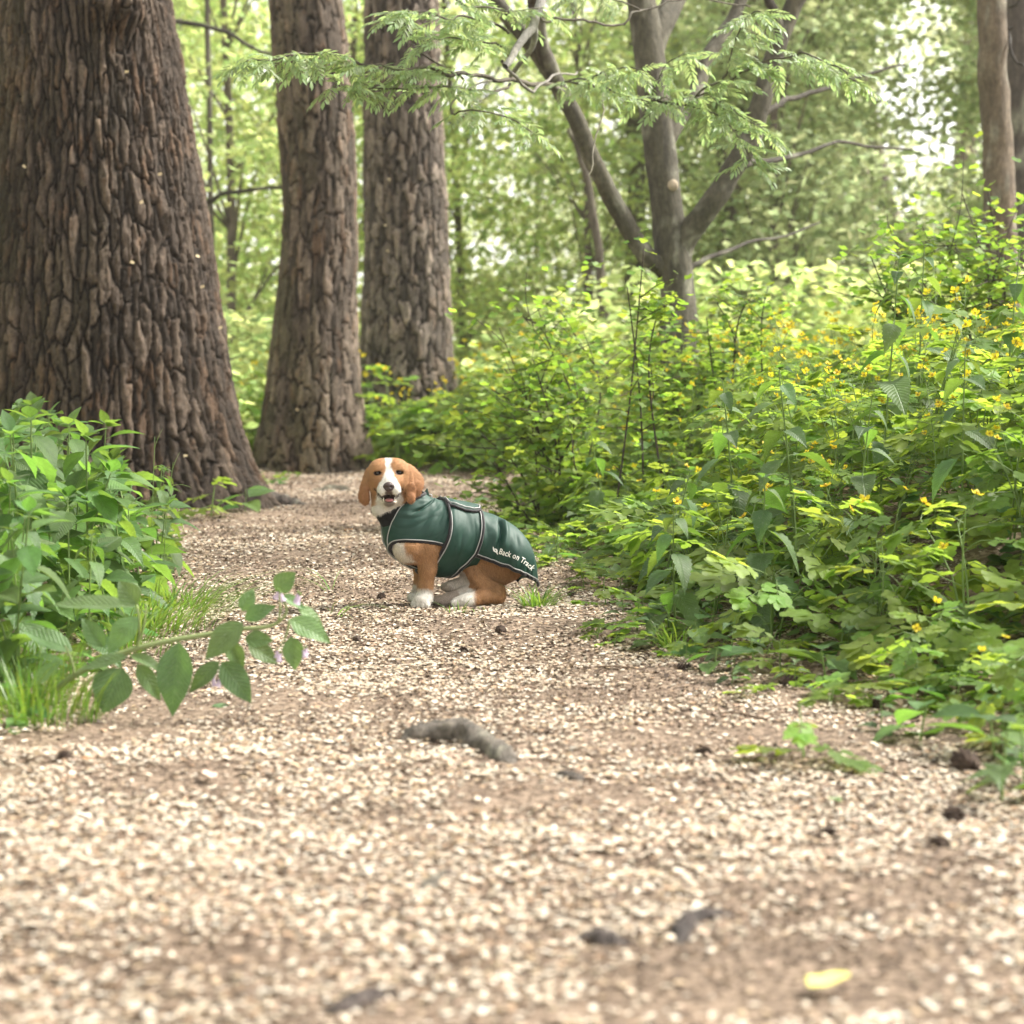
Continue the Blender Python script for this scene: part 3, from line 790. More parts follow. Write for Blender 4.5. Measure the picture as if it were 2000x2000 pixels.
# nettles standing among them: (px of the stem's foot, depth, height scale, label)
for (px, Y, k, s, rz, tl, lb) in ((1715, 7.6, 0, 1.12, .3, (.05, .05), 'tallest dark nettle rising above the yellow flowers of the right bank'),
                              (1560, 7.4, 1, 1.15, 1.2, (.0, -.16), 'broad nettle leaning left in the middle of the right bank'),
                              (1660, 7.1, 1, .95, 2.0, (.1, -.05), 'dusty nettle just right of the broad leaning nettle'),
                              (1320, 7.0, 2, .95, .5, (.0, -.1), 'small nettle nearest the path beside a grass tuft'),
                              (1290, 7.9, 2, 1.1, 2.2, (.1, -.1), 'small nettle at the corner of the bank right of the dog'),
                              (1500, 6.9, 2, 1.1, 1.1, (-.1, -.1), 'short nettle with drooping leaves at the front of the bank'),
                              (1880, 7.0, 1, 1.0, 2.7, (.0, .05), 'nettle among the celandine near the right edge of the picture'),
                              (1440, 8.1, 1, 1.1, .9, (.05, -.1), 'slender nettle with folded leaves left of the broad leaning nettle'),
                              (1955, 8.2, 0, 1.05, 1.9, (0, 0), 'nettle under the leafy shrub at the far right'),
                              (1790, 9.0, 0, 1.08, 1.0, (0, -.05), 'nettle tip sticking out of the bank below the right shrub'),
                              (1190, 10.2, 1, .9, .2, (0, -.1), 'nettle in the shade under the dark-branched bush')):
    p = at(px, 1000, Y); NP[k].place(p[0], Y, rz, s, lb, None, tl)
# seedlings scattered in front of the bank and on the path's edge
def edge_spot():
    y = rng.uniform(4.3, 13); return edge_r(y) + rng.normal(.02, .24), y
for x, y in poisson(420, edge_spot, .11, []):
    if x > .245 * y + .3 or (x < .26 and 6.7 < y < 9): continue
    k_ = rng.integers(4); SP[k_].place(x, y, rng.uniform(0, 6.28), rng.uniform(.7, 1.5), ('lobed-leaf seedling ', 'oval-leaf seedling ', 'toothed-leaf seedling ', 'tiny flat seedling ')[k_] + zone_r(x, y), 'seedlings at the edge of the right bank')
# the flowering patch between the pines and beyond the bend of the path
def patch():
    return rng.uniform(-1.75, .4), rng.uniform(16.9, 20.5)
for x, y in poisson(900, patch, .30, []):
    if (x + 1.55) ** 2 + (y - 17.5) ** 2 < .55 ** 2 or (x + .95) ** 2 + (y - 19.5) ** 2 < .5 ** 2 or (y < 17.4 and x < -1.0): continue
    CP[rng.integers(4)].place(x, y, rng.uniform(0, 6.28), rng.uniform(1.05, 1.4), 'yellow-flowered celandine ' + ('hiding the foot of the grey pine' if x < -.75 else 'right of the grey pine at the bend' if x < -.1 else 'beyond the bend, left of the dark-branched shrub') + (' in the front row' if y < 18.2 else ' further back'), 'celandine plants in front of the grey pine', (rng.uniform(-.1, .1), rng.uniform(-.1, .1)))
def gap():
    return rng.uniform(-2.9, -1.9), rng.uniform(17, 22)
for x, y in poisson(160, gap, .32, []):
    if (x + 1.9) ** 2 + (y - 17.5) ** 2 < .5 ** 2: continue
    CP[rng.integers(4)].place(x, y, rng.uniform(0, 6.28), rng.uniform(.9, 1.2), 'celandine plant growing in the gap between the massive pine and the middle pine', 'celandine plants between the two left pines')
# ------------------------------------------------------------------ left bank
BP = [Proto('balsam_plant', 'plant', balsam_proto(500 + k, h, nl)) for k, (h, nl) in enumerate(((.62, 15), (.5, 13), (.36, 11)))]
def lbank():
    y = rng.uniform(5.6, 10.2); return edge_l(y) - abs(rng.normal(.12, .5)) - .12, y
for x, y in poisson(420, lbank, .19, []):
    if x < -.245 * y - .5: continue
    d = edge_l(y) - x
    k = 2 if d < .18 else (1 if d < .38 else 0)
    if rng.random() < .25:
        NP[2 if k else 1].place(x, y, rng.uniform(0, 6.28), rng.uniform(.8, 1.05), ('nettle with grey-green toothed leaves low in the front of the left clump' if k else 'taller grey-green nettle at the back of the left clump'), 'nettles in the left clump', (rng.uniform(-.15, .15), rng.uniform(-.05, .2)))
    else:
        BP[k].place(x, y, rng.uniform(0, 6.28), rng.uniform(.8, 1.08), ('tall', 'middling', 'short')[k] + ' broad-leaved plant ' + ('nearest the camera in the left clump' if y < 7 else 'in the middle of the left clump' if y < 8.4 else 'far in the left clump beside the massive pine'), 'broad-leaved plants in the left clump', (rng.uniform(-.15, .15), rng.uniform(-.05, .25)))
for (px, Y, k, s, lb) in ((20, 5.7, 0, .80, 'big-leaved plant nearest the camera at the left edge of the picture'), (60, 6.9, 0, 1.12, 'tall pale-tipped plant at the top of the left clump'), (170, 7.3, 0, 1.02, 'plant with a spiky bud rising against the massive pine')):
    p = at(px, 1000, Y); BP[k].place(p[0], Y, 1.0 + px, s, lb, None)
for k, (x, y) in enumerate([(-1.75, 12.3), (-1.6, 12.7), (-1.95, 11.9)]):
    SP[k].place(x, y, k, 2.0, 'small green sprout at the foot of the massive pine', 'sprouts at the massive pine foot')
# ------------------------------------------------------------------ rowan behind the bank, its branch reaching over the path
RB = (.098, .088, .062)
rowan = empty('rowan_tree', (0, 0, 0), 'forked rowan tree behind the right bank, its feathery branch hanging over the path', 'tree')
def limb(name, pts, n, r0, r1, sides=12, seed=0, parent=rowan, col=RB, jit=.03, amp=.06):
    P, rad = px_path(pts, n, r0, r1, jit, seed)
    mb = MB(); mb.add(*bark_tube(P, rad, sides, col, seed, amp)); 
    return ob(name, mb.mesh('rowan_' + name, M['smooth_bark'], True, True), parent), P
DR = 14.0
P = np.array([at(1330, 960, DR), at(1332, 800, DR), at(1326, 640, DR), at(1322, 560, DR), at(1312, 480, DR), at(1302, 400, DR), at(1290, 300, DR), at(1278, 200, DR), at(1262, 60, DR), at(1245, -60, DR), at(1230, -350, DR)])
pu = np.linspace(0, 1, 60); P = catmull(P, 60)
rad = np.interp(pu, [0, .1, .2, .3, .38, .46, .55, .7, .85, 1], [.22, .17, .128, .112, .118, .104, .104, .106, .096, .07])
mb = MB(); mb.add(*bark_tube(P, rad, 28, RB, 61, .10))
trunk_r = ob('trunk', mb.mesh('rowan_trunk', M['smooth_bark'], True, True), rowan)
for (px, py, rr) in ((1313, 362, .036),):                 # sawn-off branch scars
    c = at(px, py, DR - .085); a = np.arange(14) * 2 * np.pi / 14
    mb = MB(); mb.tube([c + [0, .06, 0], c + [0, .0, 0], c - [0, .025, 0]], [rr * 1.25, rr * 1.1, rr * .9], 14)
    ob('branch_scar', mb.mesh('branch_scar', simple('cut_wood', (.40, .33, .24), .8, .2, 30, .3)), trunk_r)
limb('limb', [(1312, 545, 14), (1275, 510, 13.95), (1240, 470, 13.9), (1190, 380, 13.8), (1150, 290, 13.7), (1105, 200, 13.6), (1060, 115, 13.5), (1010, 50, 13.4), (945, -25, 13.3), (880, -90, 13.2)], 40, .066, .045, 16, 62)
limb('limb', [(1325, 500, 14), (1350, 450, 13.95), (1385, 405, 13.9), (1425, 345, 13.9), (1465, 270, 13.9), (1490, 185, 13.9), (1520, 85, 13.9), (1552, 10, 13.9), (1600, -90, 13.9)], 40, .082, .055, 16, 63)
limb('limb', [(1290, 290, 14.02), (1325, 235, 14.1), (1362, 180, 14.2), (1385, 110, 14.3), (1430, 40, 14.4), (1470, -40, 14.5)], 26, .06, .04, 12, 64)
limb('limb', [(1505, 130, 13.9), (1520, 60, 13.85), (1500, 0, 13.8), (1480, -50, 13.8)], 12, .035, .025, 10, 65, col=(.06, .05, .04))
limb('limb', [(1085, 150, 13.55), (1062, 90, 13.4), (1048, 20, 13.2), (1040, -60, 13)], 16, .05, .045, 12, 66, col=(.075, .06, .05))
limb('limb', [(1266, 110, 14.0), (1290, 50, 14.06), (1330, -20, 14.3), (1360, -80, 14.4)], 10, .08, .07, 12, 67)
for k, pts in enumerate(([(1480, 222, 13.9), (1560, 190, 14.2), (1660, 160, 14.6), (1760, 120, 15)],
                         [(1432, 336, 13.9), (1520, 310, 14.3), (1640, 285, 15), (1780, 288, 15.6)],
                         [(1335, 548, 14.02), (1375, 515, 14.1), (1420, 495, 14.3), (1500, 465, 14.8), (1600, 440, 15.2)],
                         [(1214, 424, 13.87), (1205, 375, 14.3), (1180, 345, 15.0), (1150, 320, 15.6)])):
    limb('branch', pts, 18, .024, .007, 8, 70 + k, jit=.08, col=(.075, .065, .048))
# overhanging branches: bare grey ones and the thin twigs that carry the leaves
limb('branch', [(1065, -20, 10.6), (1052, 30, 10.5), (1035, 60, 10.4), (1010, 95, 10.3), (985, 130, 10.2)], 14, .026, .016, 9, 80, col=(.26, .25, .22))
limb('branch', [(1046, 50, 10.45), (1042, 85, 10.5), (1025, 110, 10.6), (1000, 145, 10.8)], 10, .018, .011, 8, 81, col=(.26, .25, .22))
TW = []
def twig(pts, n, r0, r1, seed, col=(.10, .085, .06), nleaf=0, lo=.1, name='twig'):
    o, P_ = limb(name, pts, n, r0, r1, 6, seed, col=col, jit=.05, amp=.03)
    if nleaf: TW.append((P_, nleaf, lo, seed))
    return P_
twig([(1120, 195, 13.4), (1078, 170, 12.0), (1020, 163, 11.2), (940, 152, 10.8), (860, 140, 10.5), (760, 130, 10.3), (660, 112, 10.2), (560, 108, 10.1), (480, 122, 10.0)], 60, .016, .004, 90, nleaf=38, lo=.42, name='branch')
twig([(1000, 162, 11.1), (950, 178, 10.8), (880, 170, 10.6), (800, 172, 10.4), (720, 168, 10.3), (660, 172, 10.2)], 36, .008, .003, 91, nleaf=18, lo=.3)
twig([(900, 147, 10.65), (840, 120, 10.5), (800, 60, 10.4), (770, 30, 10.3)], 20, .006, .003, 92, nleaf=5, lo=.4)
twig([(1000, 60, 10.6), (940, 38, 10.5), (860, 30, 10.3), (790, 20, 10.2)], 20, .008, .003, 93, nleaf=12, lo=.2)
twig([(1000, 105, 10.5), (960, 85, 10.4), (910, 80, 10.3), (850, 75, 10.2)], 16, .006, .003, 94, nleaf=8, lo=.2)
twig([(960, 155, 10.8), (900, 180, 10.6), (880, 215, 10.5), (940, 215, 10.4), (1010, 230, 10.3), (1040, 255, 10.3)], 24, .006, .003, 95, nleaf=7, lo=.45)
twig([(1052, 32, 10.5), (1110, 42, 10.5), (1200, 45, 10.6), (1260, 15, 10.7), (1340, 0, 10.8), (1460, 8, 10.9)], 40, .008, .004, 96, col=(.16, .14, .11))
twig([(985, 125, 10.3), (1040, 175, 10.7), (1075, 150, 11.4), (1130, 140, 12.0)], 20, .009, .006, 97, col=(.24, .22, .19))
twig([(1075, 170, 12.0), (1140, 152, 11.2), (1200, 140, 10.8), (1250, 130, 10.6)], 24, .006, .003, 98, nleaf=12, lo=.1)
twig([(1090, 165, 12.2), (1150, 165, 11.4), (1200, 178, 11.0), (1260, 195, 10.8), (1310, 190, 10.6)], 26, .007, .003, 99, nleaf=13, lo=.1)
twig([(1262, 195, 10.8), (1330, 195, 10.7), (1400, 160, 10.6), (1470, 135, 10.5), (1550, 105, 10.4), (1620, 128, 10.3), (1675, 160, 10.3)], 46, .008, .003, 100, nleaf=24, lo=.15, name='branch')
twig([(1420, 155, 10.6), (1435, 95, 10.5), (1455, 40, 10.4), (1480, 20, 10.3)], 18, .005, .003, 101, nleaf=10, lo=.2)
twig([(1320, 200, 10.7), (1370, 215, 10.6), (1420, 235, 10.5), (1455, 280, 10.4), (1470, 320, 10.35)], 22, .005, .0025, 102, nleaf=13, lo=.2)
twig([(1350, 195, 10.7), (1390, 185, 10.6), (1430, 215, 10.5), (1490, 250, 10.4)], 16, .005, .0025, 103, nleaf=7, lo=.3)
twig([(1262, 195, 10.8), (1300, 130, 10.7), (1340, 100, 10.7)], 10, .004, .002, 104, nleaf=4, lo=.3)
twig([(1172, 170, 11.2), (1180, 215, 11.1), (1165, 290, 11.0), (1150, 345, 10.9)], 14, .005, .003, 105, col=(.3, .27, .22))
twig([(880, -10, 10.3), (920, 15, 10.3), (1000, 18, 10.4), (1060, 10, 10.5)], 14, .006, .003, 106, nleaf=9, lo=.0)
twig([(1260, 20, 11.2), (1180, -6, 11.0), (1120, -10, 10.9)], 10, .005, .003, 107, nleaf=4, lo=.2)
def rowan_leaf(seed):
    """feather-like compound leaf of thirteen to fifteen narrow leaflets"""
    r = np.random.default_rng(seed); mb = MB(); L = .165
    rach = lambda t: np.array([0.01 * math.sin(t * 2), L * t, -.22 * L * t * t])
    mb.tube([rach(t) for t in (0, .35, .7, .97)], [.0013, .0011, .0009, .0006], 4, mi=1, cap=False)
    for k in range(7):
        t = .22 + .105 * k
        for s in (-1, 1):
            V, F = blade2(L * (.34 - .012 * abs(k - 3)) * r.uniform(.88, 1.04), L * .088, 4, .25, .16, .55)
            mb.add(xf(V, rach(t + .01 * s), (R(r.uniform(-32, -6)), R(s * r.uniform(0, 25)), -s * R(62 - 4 * k + r.uniform(-6, 6)))), F)
    V, F = blade2(L * .30, L * .10, 4, .25, .2, .55); mb.add(xf(V, rach(.96), (R(-18), 0, 0)), F)
    return mb.mesh('rowan_leaf', [M['rowan'], M['stem']], False)
RL = [rowan_leaf(s) for s in range(4)]
for P_, n, lo, seed in TW:
    r = np.random.default_rng(seed)
    n = int(n * 2.1)
    for k in range(n):
        t = lo + (1 - lo) * (k + r.uniform(.2, .8)) / n
        f = t * (len(P_) - 1); i0 = min(int(f), len(P_) - 2); p = P_[i0] + (P_[i0 + 1] - P_[i0]) * (f - i0)
        T = P_[i0 + 1] - P_[i0]; az = math.atan2(T[1], T[0]) - math.pi / 2
        side = (k % 2) * 2 - 1
        if r.random() < .75: a = az + side * r.uniform(.4, 1.5)
        else: a = r.uniform(0, 6.28)
        ob('leaf', RL[r.integers(4)], rowan, p, (R(r.uniform(-45, 22)), R(r.uniform(-40, 40)), a), r.uniform(.75, 1.15))
    ob('leaf', RL[0], rowan, P_[-1], (R(-25), 0, az), 1.0)

# ------------------------------------------------------------------ leafy shrubs
CU = []
for s in range(3):
    V, F = lobed(.048, .050, 3, .15, .2, 900 + s)
    mb = MB(); mb.add(xf(V, (0, .014, 0)), F); mb.tube([(0, 0, 0), (0, .018, 0)], .0008, 3, cap=False)
    CU.append(mb.mesh('shrub_leaf', M['currant']))
def shrub(name, label, base, tips, seed, nobj, nmass, lscale=1.0, spread=.16, twigs=5, cat='shrub', base_r=.007):
    """woody stems from base to tips, side twigs, small lobed leaves; the first nobj leaves are single parts"""
    r = np.random.default_rng(seed)
    t = empty(name, base, label, cat); b = np.array(base)
    nodes = []
    for tip in tips:
        tip = np.array(tip); mid = (b + tip) / 2 + r.normal(0, .10, 3) + [0, 0, .10]
        st = b + np.array([r.normal(0, .08), r.normal(0, .08), -.05])
        P_ = catmull([st, mid, tip], 16) - b
        mb = MB(); mb.tube(P_, np.linspace(base_r, .003, 16), 6); 
        for k in range(twigs):
            f = r.uniform(.25, .95); q = P_[int(f * 15)]; d = r.normal(0, 1, 3); d[2] = abs(d[2]) * .6; d /= np.linalg.norm(d)
            e = q + d * r.uniform(.6, 1.3) * spread * 1.6
            T_ = catmull([q, (q + e) / 2 + r.normal(0, .015, 3), e], 7); mb.tube(T_, np.linspace(.0035, .0014, 7), 4)
            nodes += [T_[j] for j in range(1, 7)]
        nodes += [P_[j] for j in range(5, 16)]
        ob('branch', mb.mesh('shrub_branch', M['twig']), t)
    nodes = np.array(nodes)
    tot = nobj + nmass
    pk = nodes[r.integers(0, len(nodes), tot)] + r.normal(0, spread * .28, (tot, 3)) * [1, 1, .8]
    order = np.argsort(pk[:, 1])
    pk = pk[order]
    for p in pk[:nobj]:
        ob('leaf', CU[r.integers(3)], t, p, (R(r.uniform(-35, 40)), R(r.uniform(-35, 35)), r.uniform(0, 6.28)), lscale * r.uniform(.65, 1.2))
    if nmass:
        mb = MB(); base_l = [lobed(.048, .050, 3, .15, .2, 950 + s) for s in range(3)]
        for p in pk[nobj:]:
            V, F = base_l[r.integers(3)]
            mb.add(xf(V, p, (R(r.uniform(-35, 40)), R(r.uniform(-35, 35)), r.uniform(0, 6.28)), lscale * r.uniform(.65, 1.2)), F)
        tag(ob('foliage', mb.mesh('shrub_foliage', M['currant_m']), t), kind='stuff')
    return t
def gp(px, Y):
    p = at(px, 1000, Y); return (p[0], Y, gzf(p[0], Y))
shrub('gooseberry_shrub', 'leafy yellow-green shrub with dark stems at the right edge, in front of the slender trunk', gp(1935, 11.5),
      [at(1700, 500, 11.3), at(1740, 460, 11.4), at(1690, 560, 11.4), at(1800, 440, 11.5), at(1880, 380, 11.6), at(1930, 375, 11.7), at(1850, 480, 11.3), at(1960, 480, 11.3), at(2010, 440, 11.6), at(2050, 520, 11.4), at(1780, 560, 11.2), at(1900, 560, 11.1)], 41, 290, 1700, 1.2, .27, 8)
shrub('gooseberry_shrub', 'dark-branched small-leaved shrub at the left end of the bank, behind the dog', gp(1080, 11.9),
      [at(975, 640, 11.7), at(1000, 590, 11.8), at(960, 760, 11.5), at(1050, 600, 11.9), at(940, 850, 11.4), at(1100, 640, 12.0), at(985, 720, 11.5), at(1040, 700, 11.4), at(965, 900, 11.3), at(1000, 960, 11.2), at(1120, 900, 11.2), at(1060, 820, 11.2)], 43, 290, 1700, 1.2, .28, 8)
shrub('gooseberry_shrub', 'low rounded leafy shrub hiding the foot of the rowan trunk', gp(1340, 12.6),
      [at(1290, 700, 12.5), at(1340, 690, 12.4), at(1400, 695, 12.5), at(1230, 710, 12.6), at(1310, 750, 12.3), at(1380, 750, 12.3)], 45, 200, 500, 1.1, .2, 6)
shrub('gooseberry_shrub', 'upright leafy shoot standing in front of the rowan trunk', gp(1255, 10.6),
      [at(1258, 480, 10.5), at(1225, 560, 10.6), at(1290, 590, 10.6)], 47, 290, 120, 1.05, .12, 6)
shrub('gooseberry_shrub', 'low leafy shoots on the top of the bank right of the rowan trunk', gp(1440, 11.8),
      [at(1400, 590, 11.7), at(1470, 575, 11.8), at(1500, 560, 11.9), at(1380, 620, 11.7)], 49, 250, 160, 1.0, .14, 5)

# ------------------------------------------------------------------ trunks on the right
def plain_trunk(name, label, pts, r0, r1, col, seed, n=40, sides=22, amp=.08, branches=()):
    t = empty(name, (0, 0, 0), label, 'tree')
    P_, rad = px_path(pts, n, r0, r1, .05, seed)
    mb = MB(); mb.add(*bark_tube(P_, rad, sides, col, seed, amp))
    ob('trunk', mb.mesh(name + '_trunk', M['smooth_bark'], True, True), t)
    for k, (bp, b0, b1) in enumerate(branches):
        P_, rad = px_path(bp, 20, b0, b1, .10, seed + k)
        mb = MB(); mb.add(*bark_tube(P_, rad, 7, (.05, .042, .033), seed + k, .05)); ob('branch', mb.mesh('side_branch', M['smooth_bark'], True, True), t)
    return t
plain_trunk('slender_tree', 'slender brown trunk standing at the right edge behind the leafy shrub', [(1968, 900, 15), (1962, 600, 15), (1952, 400, 15), (1942, 200, 15), (1934, 0, 15), (1925, -300, 15)], .125, .092, (.16, .125, .085), 51, amp=.10,
            branches=(([(1965, 60, 15), (1985, 110, 14.9), (2020, 150, 14.8)], .014, .006), ([(1970, 20, 15), (2000, -20, 14.9), (2040, -40, 14.8)], .012, .006)))
plain_trunk('slender_tree', 'dark trunk half hidden at the right edge behind the slender brown one', [(1998, 900, 20), (1996, 600, 20), (1992, 350, 20), (1990, 200, 20), (1988, -300, 20)], .16, .14, (.08, .065, .055), 53)

# ------------------------------------------------------------------ young trees behind, leaf by leaf
def leaf_cloud(P_, size, r, flat=.5, droop=.3):
    """one bent rhombic leaf (2 triangles) per point"""
    n = len(P_)
    d = r.normal(0, 1, (n, 3)); d[:, 2] = d[:, 2] * flat - droop; d /= np.linalg.norm(d, axis=1)[:, None]
    u = r.normal(0, 1, (n, 3)) * [.6, .6, 1] + [0, 0, .6]; s = np.cross(d, u); s /= np.linalg.norm(s, axis=1)[:, None] + 1e-9
    nn = np.cross(s, d); L = (size * r.uniform(.6, 1.4, n))[:, None]
    V = np.stack([P_, P_ + d * L * .5 + s * L * .30 + nn * L * .08, P_ + d * L, P_ + d * L * .5 - s * L * .30 + nn * L * .08], 1)
    return V.reshape(-1, 3), np.arange(n * 4).reshape(n, 4)
def crown_mesh(name, seed, nclump, per, rad, zlo, zhi, size, m):
    r = np.random.default_rng(seed); mb = MB()
    ph = r.uniform(0, 6.28, nclump); q = np.sqrt(r.uniform(.05, 1, nclump)); zc = r.uniform(zlo, zhi, nclump)
    k = 1 - .5 * ((zc - zlo) / (zhi - zlo)) ** 2
    C = np.stack([np.cos(ph) * q * rad * k, np.sin(ph) * q * rad * k, zc - q * .5], 1)
    sp = r.uniform(.22, .5, nclump)
    P_ = np.repeat(C, per, 0) + r.normal(0, 1, (nclump * per, 3)) * np.repeat(sp, per)[:, None] * [1, 1, .38]
    mb.add(*leaf_cloud(P_, size, r))
    return mb.mesh(name, M[m], False), C
def sapling_spec(seed, rad, zlo, zhi, m, size, nclump=90, per=85, trunk=.07, lean=.4):
    r = np.random.default_rng(seed)
    cm, C = crown_mesh('sapling_crown', seed, nclump, per, rad, zlo, zhi, size, m)
    mb = MB(); top = np.array([r.uniform(-lean, lean), r.uniform(-lean, lean), zhi])
    T_ = catmull([(0, 0, -.3), (top[0] * .2 + .08, top[1] * .2, zhi * .4), top], 14); mb.tube(T_, np.linspace(trunk, trunk * .3, 14), 8)
    bb = MB()
    for k in range(0, nclump, 3):
        c = C[k]; i0 = int(np.clip((c[2] - .5) / zhi * 13, 1, 12)); p = T_[i0]
        bb.tube(catmull([p, (p + c) / 2 + [0, 0, .12], c], 6), np.linspace(.02, .006, 6), 4, cap=False)
    return [('trunk', mb.mesh('sapling_trunk', M['far_bark']), (0, 0, 0), (0, 0, 0), 1.0), ('branches', bb.mesh('sapling_branches', M['far_bark']), (0, 0, 0), (0, 0, 0), 1.0), ('crown', cm, (0, 0, 0), (0, 0, 0), 1.0)]
SA = [Proto('sapling', 'tree', sapling_spec(600 + k, rd, zl, zh, m, sz, nc)) for k, (rd, zl, zh, m, sz, nc) in enumerate(((2.0, .9, 7.5, 'far_a', .12, 80), (2.4, 1.2, 7.5, 'far_a', .13, 90), (2.4, 1.4, 7.5, 'far_b', .12, 150), (2.8, 2.0, 8.0, 'far_b', .12, 120), (2.2, .8, 6.5, 'far_c', .13, 80), (1.05, .8, 8.0, 'far_b', .12, 120), (1.5, 1.5, 8.0, 'far_b', .12, 150)))]
for (px, Y, k, s, rz, lb) in (
        (445, 24, 0, 1.0, .3, 'bright yellow-green young tree in the gap between the two left pines'),
        (560, 29, 1, 1.0, 1.2, 'young yellow-green tree mostly hidden behind the middle pine'),
        (330, 31, 1, 1.1, 2.2, 'young tree behind the massive pine, its leaves showing at its right side'),
        (690, 26, 0, 1.0, 3.3, 'young tree seen in the slit between the middle pine and the grey pine'),
        (910, 27, 1, .95, 4.0, 'light green young tree just right of the grey pine'),
        (1040, 36, 4, .9, .8, 'pale green young tree between the grey pine and the leaning rowan limb'),
        (1150, 24, 0, .85, 5.1, 'young yellow-green tree behind the leaning rowan limb'),
        (1290, 31, 4, 1.1, 1.9, 'pale young tree directly behind the rowan fork'),
        (1420, 26, 2, 1.0, 2.5, 'cool green young tree right of the rowan fork'),
        (1505, 23, 5, 1.0, .2, 'shady green tree with drooping sprays left of the bright sky gap'),
        (1500, 29, 6, 1.0, 3.9, 'dark green tree behind the shady one left of the sky gap'),
        (2010, 27, 5, 1.0, 5.5, 'dark green tree right of the bright sky gap'),
        (1590, 27, 5, .9, 2.2, 'narrow shady tree whose edge borders the bright sky gap on the left'),
        (1965, 25, 5, .9, 4.4, 'narrow shady tree just left of the slender trunk'),
        (2040, 24, 5, 1.0, 1.4, 'shady green tree behind the slender trunk at the right edge'),
        (1480, 38, 4, 1.2, .9, 'distant pale green tree low behind the right bank'),
        (1850, 36, 4, .55, 2.9, 'small pale tree low behind the right shrub')):
    p = at(px, 700, Y); SA[k].place(p[0], Y, rz, s, lb, None)
# background trunks
for (px, Y, w, col, lb, top) in ((415, 23, 12, (.12, .10, .08), 'thin grey sapling trunk in the gap left of the middle pine', -100), (1172, 21, 22, (.12, .10, .075), 'brown slanting trunk behind the shrub left of the rowan', 250),
                            (1712, 30, 45, (.30, .25, .20), 'pale thick trunk seen low behind the right bank', -200), (1795, 34, 40, (.14, .115, .09), 'dark leaning trunk low behind the right shrub', -200), (1850, 40, 46, (.17, .135, .105), 'brown trunk behind the right shrub beside the bright gap', -200),
                            (1240, 27, 40, (.13, .11, .085), 'blurred dark trunk just left of the rowan trunk', -100), (1400, 24, 30, (.15, .12, .09), 'blurred trunk leaning right behind the rowan fork', -200)):
    dx = {1172: -60, 1400: 90, 1795: -170, 1712: -80, 1850: 70}.get(px, rng.uniform(-15, 15))
    plain_trunk('woodland_tree', lb, [(px, 740, Y), (px - dx * .1, 600, Y), (px + dx * .45, 350, Y), (px + dx, top, Y)], w / 2 / FPX * Y * 1.1, w / 2 / FPX * Y * (.5 if top > 0 else .85), col, int(px), 24, 14)
plain_trunk('woodland_tree', 'thin bare tree whose dark boughs cross the gap left of the middle pine', [(300, 740, 22), (310, 500, 22), (300, 200, 22), (310, -100, 22)], .07, .05, (.08, .065, .05), 87, 24, 10,
            branches=(([(305, 420, 22), (400, 400, 21.8), (450, 372, 21.6), (560, 360, 21.4)], .035, .016), ([(300, 20, 22), (420, 60, 21.8), (500, 100, 21.6), (600, 120, 21.5)], .03, .012)))
plain_trunk('woodland_tree', 'dark bare sapling leaning right beyond the leafy shoots', [(1640, 740, 25), (1600, 560, 25), (1570, 480, 25), (1540, 300, 25)], .035, .02, (.12, .10, .08), 88, 20, 8)

# far woodland: two deep bands of foliage, open where the sky shows through
def band(seed, n, d0, d1, half, ztop, size, left=False):
    r = np.random.default_rng(seed)
    nc = n // 40
    a = r.uniform(-half, half, nc); d = r.uniform(d0, d1, nc)
    z = r.uniform(-.2, 1, nc) ** 1.0 * ztop
    X = np.tan(a) * d; px = X / d * FPX + 1000; py = 700 - (z - CAM_H) / d * FPX
    hole = (np.abs(px - 1760 + (py - 300) * .12) < 50) & (py > 150) & (py < 480)
    hole |= (np.abs(px - 1030) < 38) & (np.abs(py - 520) < 30)
    hole |= (np.abs(px - 1840) < 60) & (np.abs(py - 590) < 34)
    hole |= (vnoise(px / 130, py / 100, 0, 71) > .76)
    k = ~hole | (r.random(nc) < .05)
    C = np.stack([X, d, z], 1)[k]
    P_ = np.repeat(C, 40, 0) + r.normal(0, 1, (len(C) * 40, 3)) * np.repeat(r.uniform(.3, .6, len(C)), 40)[:, None] * [1, 1, .5]
    P_[:, 2] = np.maximum(P_[:, 2], gz(P_[:, 0], P_[:, 1]) + .02)
    return leaf_cloud(P_, size, r)
fw = MB(); fw.add(*band(1, 140000, 38, 60, R(26), 12, .215))
r = np.random.default_rng(11); nc = 900                       # the wood goes on unseen at left, put in to darken the trunks
C = np.stack([-r.uniform(8, 13, nc), r.uniform(-6, 17, nc), r.uniform(.2, 9, nc)], 1); C = C[(C[:, 0] < -.27 * C[:, 1] - 3)]
fw.add(*leaf_cloud(np.repeat(C, 34, 0) + r.normal(0, .45, (len(C) * 34, 3)), .2, r))
tag(ob('far_woodland', fw.mesh('far_woodland', M['far_c'], False)), 'pale blurred wall of leaves far behind the trees', None, None, 'stuff')
